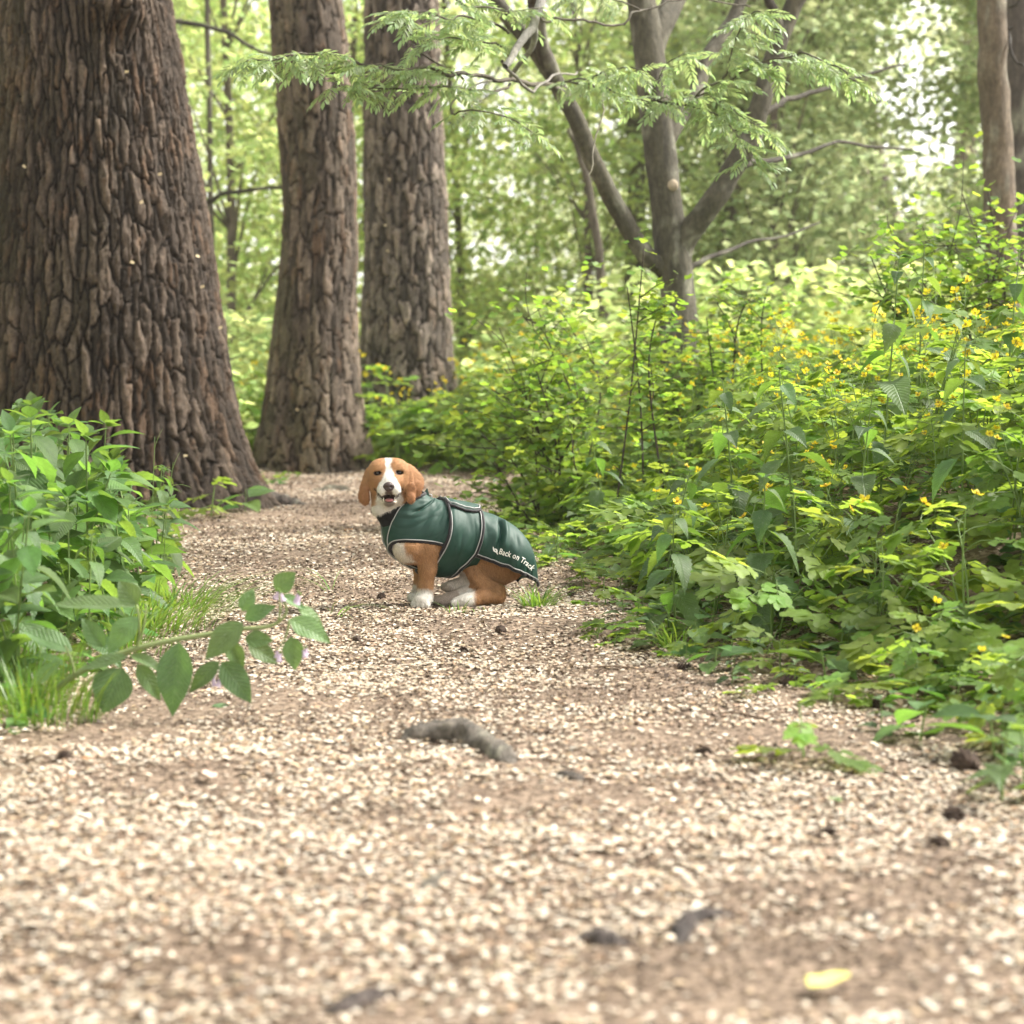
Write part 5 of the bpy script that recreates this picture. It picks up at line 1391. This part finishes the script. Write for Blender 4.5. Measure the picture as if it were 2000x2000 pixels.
M['pipe'] = simple('grey_reflective_piping', (.36, .36, .35), .45, .5)
M['print'] = simple('white_print', (.80, .78, .72), .6)
uu = np.linspace(0, 13, 300); vv = np.linspace(-math.pi, math.pi, 241)
UU, VV = np.meshgrid(uu, vv, indexing='ij')
Vc = coat_pt(UU, VV)
k = (~in_poly(UU, np.abs(VV), [tuple(x) for x in arm_uv])) & ~((UU > 7.05) & (np.abs(VV) > hem_v(np.maximum(UU, hem_uv[0, 0]))) )
keep = k[:-1, :-1] & k[1:, :-1] & k[:-1, 1:] & k[1:, 1:]
nV = len(vv); i = np.arange(len(uu) - 1)[:, None] * nV; j = np.arange(nV - 1)[None]
F = np.stack([i + j, i + nV + j, i + nV + j + 1, i + j + 1], -1)
cp = uv_px([(793, 984), (787, 993), (782, 1000), (777, 1009), (772, 1017), (766, 1030)]); o = np.argsort(cp[:, 0])
upper = (UU[:-1, :-1] < cp[:, 0].max()) & (np.abs(VV[:-1, :-1]) > np.interp(UU[:-1, :-1], cp[o, 0], cp[o, 1]))
mb = MB(); VF = Vc.reshape(-1, 3)
mb.add(VF, F[keep & ~upper].reshape(-1, 4)); mb.add(VF, F[keep & upper].reshape(-1, 4), None, 1)
coat = ob('coat', mb.mesh('dog_coat', [M['coat'], M['coat_in']]), dog)
def thick(o, t):
    me = o.data; q = me.polygons[len(me.polygons) // 3]; c = np.array(q.center); k = RC[np.argmin(np.linalg.norm(RC - c, axis=1))]
    m = o.modifiers.new('thick', 'SOLIDIFY'); m.thickness = t; m.offset = -1 if np.dot(np.array(q.normal), c - k) > 0 else 1
thick(coat, .003)
def strip(name, uv, r, off, m, parent=coat, n=60, mirror=False):
    uv = catmull(np.array(uv), n) if len(uv) > 2 else np.array(uv)
    for sg in ((1, -1) if mirror else (1,)):
        mb = MB(); mb.tube(coat_pt(uv[:, 0], uv[:, 1] * sg, off), r, 7); o = ob(name, mb.mesh(name, m), parent)
    return o
cl_ = lambda a: np.concatenate([a, a[:1]])
strip('binding', cl_(arm_uv), .0062, .000, M['bind'], n=110, mirror=True)
strip('piping', uv_px([(866, 1067), (845, 1063), (820, 1061), (795, 1060), (776, 1061), (766, 1065), (761, 1072), (761, 1080), (767, 1089), (776, 1097), (790, 1106), (803, 1112), (816, 1114)]), .0019, .0045, M['pipe'], n=90, mirror=True)
strip('piping', uv_px([(793, 984), (782, 1000), (772, 1017), (766, 1030), (761, 1052), (761, 1072)]), .0019, .003, M['pipe'], mirror=True)
strip('binding', np.concatenate([hem_uv, [(12.95, 1.6)]]), .0062, .0, M['bind'], n=80, mirror=True)
strip('piping', np.concatenate([uv_px([(p[0] + 1, p[1] - 4) for p in hem_px])]), .0019, .003, M['pipe'], n=80, mirror=True)
# girth band wrapped over the coat behind the legs
bf = uv_px([(872, 988), (876, 1000), (880, 1016), (880, 1036), (876, 1056), (869, 1074), (860, 1090)]); br = uv_px([(934, 1002), (940, 1018), (942, 1040), (938, 1062), (928, 1086), (914, 1102), (902, 1112)])
def edge_u(e, v): o = np.argsort(e[:, 1]); return np.interp(np.abs(v), e[o, 1], e[o, 0])
A, B = np.meshgrid(np.linspace(0, 1, 40), np.linspace(-math.pi, math.pi, 161), indexing='ij')
ub = edge_u(bf, B) * (1 - A) + edge_u(br, B) * A
off = .0065 - .0045 * (np.abs(A - .5) * 2) ** 6
Vb = coat_pt(ub, B, off)
nb = 161; i = np.arange(39)[:, None] * nb; j = np.arange(nb - 1)[None]
band = ob('girth_band', MB().add(Vb, np.stack([i + j, i + nb + j, i + nb + j + 1, i + j + 1], -1).reshape(-1, 4)).mesh('girth_band', M['coat']), coat)
thick(band, .003)
B = np.linspace(-math.pi, math.pi, 90)
for e, du in ((bf, .10), (br, -.10)):
    mb = MB(); mb.tube(coat_pt(edge_u(e, B) - du * .2, B, .007), .0058, 7); ob('binding', mb.mesh('binding', M['bind']), coat)
    mb = MB(); mb.tube(coat_pt(edge_u(e, B) + du * .9 if du > 0 else edge_u(e, B) + du * 1.2, B, .0095), .0019, 7); ob('piping', mb.mesh('piping', M['pipe']), coat)
# fastening flap on the back
fp_px = [(860, 979), (868, 983), (874, 992), (880, 996), (893, 1000), (910, 1004), (924, 1007), (933, 1006), (936, 999), (930, 992)]
fe = uv_px(fp_px[1:]); u0, u1 = fe[0, 0] - .1, fe[:, 0].max()
o = np.argsort(fe[:-1, 0])
A, B = np.meshgrid(np.linspace(0, 1, 50), np.linspace(-1, 1, 50), indexing='ij')
uf = u0 + (u1 - u0) * A; vm = np.interp(uf, fe[:-1, 0][o], fe[:-1, 1][o]) * np.clip((1 - A) * 9, 0, 1) ** .5
Vf = coat_pt(uf, B * vm, .0125 - .002 * np.abs(B) ** 8)
i = np.arange(49)[:, None] * 50; j = np.arange(49)[None]
flap = ob('back_flap', MB().add(Vf, np.stack([i + j, i + 50 + j, i + 51 + j, i + j + 1], -1).reshape(-1, 4)).mesh('back_flap', M['coat']), coat)
thick(flap, .005)
af = np.linspace(0, 1, 60); uf = u0 + (u1 - u0) * af; vm = np.interp(uf, fe[:-1, 0][o], fe[:-1, 1][o]) * np.clip((1 - af) * 9, 0, 1) ** .5
loop_u = np.concatenate([uf, uf[::-1]]); loop_v = np.concatenate([vm, -vm[::-1]])
mb = MB(); mb.tube(coat_pt(loop_u, loop_v, .010), .0062, 7); ob('binding', mb.mesh('binding', M['bind']), coat)
mb = MB(); mb.tube(coat_pt(loop_u, loop_v * .84, .0155), .0019, 7); ob('piping', mb.mesh('piping', M['pipe']), coat)
# collar: black rib at the throat, turned green tip and lead ring behind the ear
vvv = np.linspace(-math.pi, math.pi, 61)
mb = MB(); mb.tube(coat_pt(np.full(61, .02), vvv, .0), .0055, 7); ob('collar_rim', mb.mesh('collar_rim', M['bind']), coat)
tp = bz(831, 968); tq = bz(834, 960)
mb = MB(); mb.add([tp + [-.018, -.01, -.012], tp + [.016, .0, -.012], tq + [.0, 0, .006], tp + [-.002, .02, -.01]], [[0, 1, 2], [1, 3, 2], [3, 0, 2]]); ob('collar_tip', mb.mesh('collar_tip', M['coat'], False), coat)
a = np.linspace(0, 2 * np.pi, 25); c = bz(838, 973)
mb = MB(); mb.tube(c + np.stack([.010 * np.cos(a), 0 * a, .007 * np.sin(a)], 1), .0016, 6, cap=False); ob('lead_ring', mb.mesh('lead_ring', simple('steel_ring', (.6, .6, .6), .25, .8)), coat)
# lettering along the hem, built on the cloth
fc = bpy.data.curves.new('lettering', 'FONT'); fc.body = 'Back on Track'; fc.size = 1.0; fc.space_character = 1.06; fc.resolution_u = 3; fc.offset = .018
to = bpy.data.objects.new('lettering_src', fc); COL.objects.link(to)
dg = bpy.context.evaluated_depsgraph_get(); tm = to.evaluated_get(dg).to_mesh()
TV = np.array([v.co[:2] for v in tm.vertices]); TF = [list(p.vertices) for p in tm.polygons]
to.evaluated_get(dg).to_mesh_clear(); bpy.data.objects.remove(to); bpy.data.curves.remove(fc)
base_px = np.array([(974, 1086), (990, 1091), (1005, 1096), (1017, 1102.5), (1027, 1109), (1035, 1116), (1040, 1121)], float)
bp_ = catmull(base_px, 120); sl_ = np.concatenate([[0], np.cumsum(np.linalg.norm(np.diff(bp_, axis=0), axis=1))])
tw = TV[:, 0].max(); px_per = (sl_[-1] - 1) / tw
def on_line(x, y):
    s = x * px_per; i0 = np.clip(np.searchsorted(sl_, s) - 1, 0, 118); f = (s - sl_[i0]) / (sl_[i0 + 1] - sl_[i0]); p = bp_[i0] + (bp_[i0 + 1] - bp_[i0]) * f[:, None]
    t = bp_[i0 + 1] - bp_[i0]; t /= np.linalg.norm(t, axis=1)[:, None]; nn = np.stack([t[:, 1], -t[:, 0]], 1)
    return p + nn * (y * px_per * 1.28)[:, None]
LU = uv_px(on_line(TV[:, 0], TV[:, 1]))
V3 = coat_pt(LU[:, 0], LU[:, 1], .0016)
me = bpy.data.meshes.new('lettering'); me.from_pydata([tuple(v) for v in V3], [], TF); me.materials.append(M['print']); ob('lettering', me, coat)
mb = MB()                                                                            # the mark before the words: two joined leaf strokes
for pts_, w_ in (([(963.5, 1073), (964.5, 1077), (966, 1081), (969, 1083)], 1.5), ([(966, 1077), (969, 1078), (971, 1081), (971, 1085), (973, 1088)], 1.5), ([(966, 1081), (969, 1083), (971, 1083)], 1.2)):
    q = catmull(np.array(pts_, float), 14); t = np.gradient(q, axis=0); t /= np.linalg.norm(t, axis=1)[:, None]; nn = np.stack([-t[:, 1], t[:, 0]], 1)
    ww = (w_ * np.sin(np.linspace(.25, 2.9, 14)))[:, None]
    uvA, uvB = uv_px(q + nn * ww), uv_px(q - nn * ww)
    i = np.arange(13); mb.add(np.concatenate([coat_pt(uvA[:, 0], uvA[:, 1], .0016), coat_pt(uvB[:, 0], uvB[:, 1], .0016)]), np.stack([i, i + 1, i + 15, i + 14], 1))
ob('emblem', mb.mesh('emblem', M['print'], False), coat)
# ------------------------------------------------------------------ comfrey stem lying out over the path, lower left
CD = 5.4
M['comfrey_stem'] = simple('pale_green_stem', (.22, .27, .11), .6, .3)
com = empty('comfrey_plant', tuple(at(150, 1330, CD)), 'long comfrey stem leaning far out over the path with broad drooping leaves and lilac bells', 'plant')
CO = np.array(com.location)
def cz(px, py, dd=0.0): return at(px, py, CD + dd) - CO
def c2(x, y): return x * .3623, 750 + y * .3623
sp = catmull([cz(110, 1345, .05), cz(160, 1310), cz(250, 1272), cz(330, 1252), cz(400, 1240), cz(470, 1229), cz(530, 1222), cz(560, 1195), cz(545, 1160)], 40)
mb = MB(); mb.tube(sp, np.interp(np.linspace(0, 1, 40), [0, .5, 1], [.0085, .0065, .003]), 8)
for a_, b_ in (((740, 1440), (740, 1190)), ((400, 1570), (350, 1410)), ((1500, 1290), (1500, 1110)), ((1560, 1270), (1510, 1420)), ((740, 1420), (790, 1180))):
    q = [cz(*c2(*a_)), cz(*c2((a_[0] + b_[0]) / 2 + 12, (a_[1] + b_[1]) / 2), -.01), cz(*c2(*b_), -.01)]; mb.tube(catmull(q, 8), np.linspace(.0042, .002, 8), 6)
ob('stem', mb.mesh('comfrey_stem', M['comfrey_stem']), com)
def leaf_between(parent, a_, b_, w_, face, seed, m, name='leaf', fold=.26, droop=.14):
    a_, b_ = np.array(a_), np.array(b_); L = np.linalg.norm(b_ - a_); y = (b_ - a_) / L
    z = np.array(face, float); z -= y * (z @ y); z /= np.linalg.norm(z); x = np.cross(y, z)
    V, F = blade(L, w_ * 1.08, 13, peak=.38, tip=1.0, fold=fold, droop=droop, wave=.012)
    V[:, 2] += droop * L * (V[:, 1] / L)                      # chord keeps base and tip on their points
    r = np.random.default_rng(seed); V[:, 2] += .012 * (fbm(V[:, 0] * 25, V[:, 1] * 25, seed, 4, 2) - .5)
    me = MB().add(V, F).mesh('comfrey_leaf', m)
    o = ob(name, me, parent); o.matrix_local = Matrix(((x[0], y[0], z[0], a_[0]), (x[1], y[1], z[1], a_[1]), (x[2], y[2], z[2], a_[2]), (0, 0, 0, 1)))
    return o
CLV = [((740, 1190), (640, 1060), 120, (0, -1, .3), 0), ((735, 1200), (240, 1205), 130, (0, -.5, 1), .02), ((745, 1255), (580, 1455), 135, (-.3, -1, .4), -.04), ((690, 1470), (430, 1550), 85, (0, -.8, 1), -.03),
       ((660, 1530), (555, 1780), 215, (-.1, -1, .35), -.05), ((700, 1460), (905, 1565), 75, (.2, -.6, 1), -.02), ((740, 1510), (865, 1710), 95, (.3, -1, .4), -.02), ((965, 1390), (930, 1795), 185, (-.1, -1, .2), -.05),
       ((1185, 1495), (1015, 1670), 95, (-.3, -1, .3), -.03), ((1310, 1285), (1105, 1490), 150, (-.2, -1, .6), -.04), ((1195, 1495), (1355, 1720), 140, (.2, -1, .3), -.03), ((1320, 1270), (1490, 1195), 90, (.2, -1, .6), .0),
       ((1305, 1225), (1370, 1105), 85, (0, -1, .2), .03), ((1485, 1115), (1595, 1015), 115, (.1, -1, .5), 0), ((1560, 1270), (1785, 1395), 125, (.2, -.9, .7), -.02), ((1570, 1360), (1590, 1545), 110, (.2, -1, .1), -.01),
       ((1320, 1375), (1475, 1385), 95, (0, -1, .6), -.02), ((1340, 1395), (1495, 1510), 105, (.2, -1, .5), .02), ((1600, 1205), (1745, 1310), 75, (.2, -.8, .8), .03), ((390, 1445), (120, 1330), 130, (-.1, -.7, 1), .03),
       ((1225, 1390), (1315, 1530), 95, (.2, -1, .3), .03), ((1520, 1140), (1650, 1215), 60, (.3, -.8, .7), .01), ((560, 1420), (440, 1260), 100, (0, -1, .4), .04), ((330, 1500), (160, 1640), 80, (-.1, -.9, .5), 0)]
for k, (a_, b_, w_, fc_, dd) in enumerate(CLV):
    leaf_between(com, cz(*c2(*a_), dd * .4), cz(*c2(*b_), dd), w_ * .3623 / FPX * CD, fc_, k, M['comfrey'])
V, F = [], []
mb = MB()
for k in range(6):
    a = np.arange(10) * 2 * np.pi / 10
    pass
prof = [(0, .0022), (.005, .0034), (.010, .0042), (.015, .0058), (.017, .0072)]
V, F = tube([(0, 0, -z_) for z_, _ in prof], [r_ for _, r_ in prof], 8)
mb.add(V, F); mb.tube([(0, 0, .006), (0, 0, 0)], [.002, .0026], 6, mi=1)
bell = mb.mesh('bell_flower', [M['lilac'], M['stem']])
for k, (x, y) in enumerate(((1495, 1435), (1510, 1455), (1650, 1425), (1635, 1435), (1160, 1565), (1185, 1590), (1150, 1590), (1500, 1120), (1515, 1130), (1615, 1140), (1605, 1130))):
    ob('flower', bell, com, cz(*c2(x, y), -.02), (R(rng.uniform(-25, 25)), R(rng.uniform(-25, 25)), 0), rng.uniform(1.0, 1.35))
fl_ = empty('fallen_leaf', tuple(at(1140 * .3623, 750 + 1655 * .3623, 5.62) * [1, 1, 0] + [0, 0, gzf(-.8, 5.62) + .012]), 'small green leaf lying on the husks under the comfrey stem', 'leaf')
ob('blade', MB().add(*blade(.06, .03, 9, fold=.1, droop=.05)).mesh('fallen_green_leaf', M['comfrey']), fl_, (0, 0, 0), (0, R(15), R(-80)))

# ------------------------------------------------------------------ grass
def grass_tuft(name, label, px, Y, n, h, spread, seed, wid=.0035, lean=(0, 0), bend=.5, group=None):
    r = np.random.default_rng(seed); p = at(px, 1000, Y); x, y = p[0], Y
    t = ob(name, None, None, (x, y, gzf(x, y))); tag(t, label, 'grass', group)
    mb = MB()
    for k in range(n):
        a = r.uniform(0, 6.28); q = r.uniform(0, 1) ** .6 * spread; bx, by = q * math.cos(a), q * math.sin(a)
        hh = h * r.uniform(.45, 1.1); d = np.array([math.cos(a) + lean[0] + r.normal(0, .4), math.sin(a) + lean[1] + r.normal(0, .4)]) * bend * hh * r.uniform(.5, 1.3)
        tt = np.linspace(0, 1, 6)[:, None]
        c = np.concatenate([np.array([bx, by]) + d * tt ** 1.8, hh * (tt - .30 * bend * tt ** 3) - .02], 1)
        pv = np.array([-d[1], d[0], 0]); pv = pv / (np.linalg.norm(pv) + 1e-9); w_ = (wid * r.uniform(.7, 1.3) * np.array([.8, 1, 1, .85, .55, .05]))[:, None]
        V = np.concatenate([c - pv * w_ / 2, c + pv * w_ / 2]); i = np.arange(5)
        mb.add(V, np.stack([i, i + 1, i + 7, i + 6], 1))
    ob('blades', mb.mesh('grass_blades', M['grass']), t)
    return t
grass_tuft('grass_tuft', 'fine bright grass tuft at the lower left corner under the broad-leaved plants', 40, 5.4, 520, .19, .21, 1, .0034)
grass_tuft('grass_tuft', 'second fine grass tuft at the left edge behind the corner tuft', 10, 5.9, 380, .19, .2, 2, .0034)
grass_tuft('grass_tuft', 'loose grass tuft at the foot of the left clump, above the comfrey stem', 310, 7.2, 260, .21, .19, 3, .0045, (.6, -.3), .8)
grass_tuft('grass_tuft', 'grass spilling onto the path from the left clump', 375, 7.9, 220, .19, .18, 4, .0045, (.9, -.2), .9)
grass_tuft('grass_tuft', 'grass between the broad-leaved plants beside the comfrey', 250, 6.7, 120, .22, .15, 5, .0045, (.4, -.2), .7)
grass_tuft('grass_tuft', 'small grass tuft at the hem of the dog\'s coat', 1050, 7.74, 150, .13, .055, 6, .0046, (.3, 0), .8)
grass_tuft('grass_tuft', 'flat wisp of grass in front of the dog\'s hind foot', 955, 7.55, 80, .06, .07, 7, .004, (0, 0), 1.4)
grass_tuft('grass_tuft', 'few blades of grass just ahead of the dog\'s hind toes', 892, 7.58, 14, .09, .04, 8, .0045)
grass_tuft('grass_tuft', 'arching grass tuft at the front corner of the right bank', 1330, 6.75, 130, .16, .07, 9, .0032, (.3, 0), .9)
grass_tuft('grass_tuft', 'sparse grass lying on the path left of the dog', 655, 7.55, 8, .16, .03, 10, .004, (.7, -.6), 1.6)
grass_tuft('grass_tuft', 'long grass blade lying on the path beyond the comfrey tip', 640, 8.4, 5, .2, .02, 11, .004, (-1.2, .6), 1.7)
for k, (px, Y, h, lb) in enumerate(((292, 8.6, .62, 'tallest thin grass stalk standing against the massive pine'), (318, 8.8, .5, 'second thin grass stalk with an arching blade against the massive pine'))):
    p = at(px, 1000, Y); t = empty('grass_stalk', (p[0], Y, gzf(p[0], Y)), lb, 'grass'); mb = MB()
    P_ = catmull([(0, 0, -.02), (.01, 0, h * .45), (.025 + .02 * k, 0, h)], 10); mb.tube(P_, np.linspace(.0022, .0012, 10), 5); ob('stem', mb.mesh('stalk_stem', M['stem']), t)
    for b in range(3):
        V, F = blade2(.20 - .03 * b, .008, 8, .2, .45, .35); ob('blade', MB().add(V, F).mesh('stalk_blade', M['grass']), t, tuple(P_[3 + 2 * b]), (R(50 - 12 * b), 0, R(-95 + 150 * b + 20 * k)))
    V, F = blade2(.10, .010, 7, .3, .15, .4); ob('tip_blade', MB().add(V, F).mesh('stalk_tip', M['grass']), t, tuple(P_[-2]), (R(76), 0, R(-80)))

# ------------------------------------------------------------------ roots, cones, sticks and fallen leaves on the path
def ground_px(px, py):
    Y = CAM_H * FPX / max(py - 700, 1)
    for _ in range(6):
        p = at(px, py, Y); Y = Y * (CAM_H - gzf(p[0], Y)) / max(CAM_H - p[2], .01)
    p = at(px, py, Y); return np.array([p[0], Y, gzf(p[0], Y)])
def root(label, pts, seed, col=(.17, .145, .12)):
    """pts: (px, py of the ground below, height, radius)"""
    b = ground_px(pts[0][0], pts[0][1]); t = empty('tree_root', tuple(b), label, 'root')
    C = np.array([np.append(ground_px(a, c) + [0, 0, h - .006], r_) for a, c, h, r_ in pts]); C = catmull(C, 34)
    C = catmull(C, 60)
    V, F, cc = bark_tube(C[:, :3], np.maximum(C[:, 3], .004), 22, col, seed, .25)
    big = np.stack([fbm(V[:, 0] * 22, V[:, 1] * 22, V[:, 2] * 22, seed + k, 4) for k in range(3)], 1) - .5; rid = np.abs(fbm(V[:, 0] * 14, V[:, 1] * 85, V[:, 2] * 85, seed + 5, 3) - .5)
    cc = cc * (.45 + 3.2 * rid)[:, None]; V = V - b + big * .028 + np.array([0, 0, 1]) * (rid * .03)[:, None]
    ob('wood', MB().add(V, F, cc).mesh('root_wood', M['smooth_bark'], True, True), t)
root('arched grey root crossing the middle of the path', [(770, 1452, -.03, .012), (805, 1452, .012, .022), (850, 1448, .020, .027), (900, 1452, .026, .030), (945, 1468, .016, .032), (985, 1490, .004, .028), (1030, 1510, -.03, .015)], 201, (.19, .165, .135))
root('low brown root showing just right of the arched grey root', [(1040, 1535, -.025, .012), (1085, 1528, -.002, .018), (1130, 1528, .002, .018), (1170, 1540, -.025, .012)], 202)
root('worn pale root nearly buried left of the two dark stubs', [(810, 1775, -.02, .012), (840, 1740, .0, .018), (890, 1715, .003, .017), (960, 1700, -.02, .010)], 203, (.19, .15, .12))
root('dark humped root stub in the foreground', [(1115, 1835, -.01, .008), (1150, 1848, .006, .018), (1190, 1852, .010, .020), (1225, 1850, .004, .016), (1260, 1842, -.02, .008)], 204, (.11, .09, .08))
root('dark hooked root stub right of the humped one in the foreground', [(1310, 1870, -.03, .018), (1330, 1842, .008, .019), (1350, 1812, .020, .013), (1400, 1800, .014, .008), (1450, 1796, -.01, .006)], 205, (.11, .09, .08))
root('dark root lump at the bottom edge of the picture', [(610, 1992, -.03, .018), (670, 1985, .006, .024), (740, 1960, .004, .018), (820, 1945, -.02, .010)], 206, (.10, .08, .07))
root('small root at the right edge of the path in the foreground', [(1660, 1815, -.02, .008), (1700, 1806, .004, .011), (1750, 1800, -.02, .006)], 207, (.12, .10, .09))
root('mossy root knuckle between the massive pine and the dog', [(600, 962, -.05, .05), (650, 958, -.01, .06), (700, 962, -.05, .04)], 208, (.12, .105, .07))
root('root running out from the massive pine onto the path', [(520, 985, .03, .07), (560, 985, .0, .06), (620, 992, -.05, .04)], 209, (.13, .105, .085))
root('thin brown root across the right of the path', [(1330, 1425, -.01, .006), (1400, 1418, .004, .010), (1470, 1424, -.01, .006)], 210)
def cone_mesh(seed):
    """pine cone: overlapping scales wound round a core"""
    r = np.random.default_rng(seed); mb = MB(); L = .045
    V, F = uvs((.012, .012, .023), 10, 8); mb.add(V, F)
    for k in range(44):
        t = (k + .5) / 44; a = k * 2.39996; z = (t - .5) * L * .95; rr = .0165 * math.sin(math.pi * (.12 + .80 * t)) ** .7
        w_ = .0075 * (1.15 - .5 * t); o_ = np.array([math.cos(a), math.sin(a), 0]); s_ = np.array([-math.sin(a), math.cos(a), 0]); u_ = np.array([0, 0, 1.])
        b0 = o_ * rr * .55 + u_ * (z - .004); tp = o_ * (rr + .006 * r.uniform(.7, 1.2)) + u_ * (z + .003)
        mb.add([b0 - s_ * w_ * .6, b0 + s_ * w_ * .6, tp + s_ * w_ * .5 , tp - s_ * w_ * .5, tp + u_ * .003 - o_ * .003], [[0, 1, 2], [0, 2, 3], [3, 2, 4], [0, 3, 4], [1, 4, 2]])
    return mb.mesh('pine_cone', M['cone'], False)
M['cone'] = simple('pine_cone_brown', (.060, .042, .032), .85, .2, 60, .4)
CM = [cone_mesh(1), cone_mesh(2)]
cones = [(1885, 1508, 1.5, 'dark pine cone at the right edge of the path below the last leaves'), (1862, 1612, 1.1, 'small dark cone below the right-hand pine cone on bare husks'), (1778, 1412, 1.1, 'dark cone half under the low leaves at the lower right'),
         (1712, 1388, .9, 'round dark cone left of the one under the lower right leaves'), (1540, 1345, 1.2, 'large open cone in front of the low right seedlings'), (1835, 1660, .8, 'tiny cone at the far right of the foreground'),
         (1375, 1480, .8, 'brown cone between the arched root and the right bank'), (1615, 1640, .8, 'greyish cone lying alone in the right foreground'), (978, 1238, .9, 'dark cone on the path below the dog\'s tail end of the coat'),
         (905, 1272, .7, 'cone on the path straight below the dog\'s hind foot'), (697, 1256, .7, 'cone on the path right of the comfrey tip'), (1118, 1170, .9, 'small cone beside the grass tuft behind the dog'), (1440, 1232, 1.0, 'cone at the foot of the low nettles on the right bank'),
         (128, 1492, .9, 'lone cone at the left edge of the foreground'), (1335, 1312, .9, 'cone just below the arching grass tuft'), (1200, 1250, .7, 'cone on the path left of the arching grass tuft'), (745, 1172, .8, 'dark cone left of the dog\'s front paw'), (1565, 1338, .8, 'smaller cone touching the large open one')]
for k, (px, py, s, lb) in enumerate(cones):
    p = ground_px(px, py)
    t = ob('pine_cone', CM[k % 2], None, p + [0, 0, .014 * s], (R(90 + rng.uniform(-25, 25)), R(rng.uniform(-20, 20)), rng.uniform(0, 6.28)), s); tag(t, lb, 'pine cone', 'pine cones on the path')
yl = simple('yellow_leaf', (.62, .56, .16), .5, .4, 30, .25); pk = simple('pink_leaf', (.62, .42, .34), .6); og = simple('orange_leaf', (.55, .26, .09), .6, .3, 40, .3)
for (px, py, m, L, W, rz, lb) in ((1580, 1962, yl, .075, .062, -60, 'yellow-green fallen leaf at the bottom right of the picture'), (410, 1540, pk, .045, .035, 20, 'pale pink petal-like leaf on the left of the path'),
                               (178, 1505, og, .03, .02, 80, 'small orange leaf near the left edge of the path'), (672, 1045, og, .05, .02, -70, 'orange dry leaf on the path left of the dog'), (1640, 1590, M['comfrey'], .035, .03, 30, 'tiny green leaf lying on husks in the right foreground'),
                               (1235, 1272, M['comfrey'], .10, .06, -80, 'flat green leaf lying at the path edge below the small nettle')):
    p = ground_px(px, py); t = empty('fallen_leaf', tuple(p + [0, 0, .014]), lb, 'leaf')
    V, F = blade(L, W, 11, fold=.22, droop=-.12, wave=.03); V[:, 2] += .012; ob('blade', MB().add(V, F).mesh('fallen_leaf', m), t, (0, 0, 0), (0, R(rng.uniform(-12, 12)), R(rz)))
M['stick'] = simple('dry_stick', (.17, .12, .085), .8, .2, 40, .3)
for (a_, b_, lb) in (((1140, 1312), (1260, 1316), 'thin brown stick lying across the path left of the right bank'), ((1010, 1357), (1050, 1352), 'short stick on the path above the arched root'), ((820, 1108), (870, 1130), 'dry stick on the path behind the dog\'s front leg'), ((640, 1062), (700, 1090), 'thin dry twig on the path left of the dog\'s chest'),
                     ((560, 1180), (600, 1130), 'dry grass stem lying beyond the comfrey tip'), ((980, 1562), (1040, 1548), 'short dark stick below the arched root'), ((1500, 1415), (1390, 1402), 'brown stick on the bare earth in front of the low right seedlings')):
    A_, B_ = ground_px(*a_), ground_px(*b_); t = ob('stick', None, None, A_); tag(t, lb, 'stick'); mb = MB()
    mb.tube(catmull([(0, 0, .012), (B_ - A_) * .5 + [0, .012, .018], (B_ - A_) + [0, 0, .012]], 9), np.linspace(.0035, .002, 9), 6); ob('wood', mb.mesh('stick', M['stick']), t)
# ------------------------------------------------------------------ pale mist volume, added to lift and fade the background
def added_haze(density):
    m, N, L = mat('added_haze')
    v = N.new('ShaderNodeVolumePrincipled'); v.inputs['Density'].default_value = density; v.inputs['Color'].default_value = (.96, .97, .93, 1); v.inputs['Anisotropy'].default_value = .2
    o = N.new('ShaderNodeOutputMaterial'); L.new(v.outputs[0], o.inputs['Volume'])
    x0, x1, y0, y1, z0, z1 = -190, 190, -80, 270, -1.6, 12
    V = [(x, y, z) for x in (x0, x1) for y in (y0, y1) for z in (z0, z1)]
    F = [[0, 1, 3, 2], [4, 6, 7, 5], [0, 4, 5, 1], [2, 3, 7, 6], [0, 2, 6, 4], [1, 5, 7, 3]]
    tag(ob('added_haze', MB().add(V, F).mesh('added_haze', m, False)), 'thin pale mist added to fade the background trees', None, None, 'stuff')


added_haze(.0006)
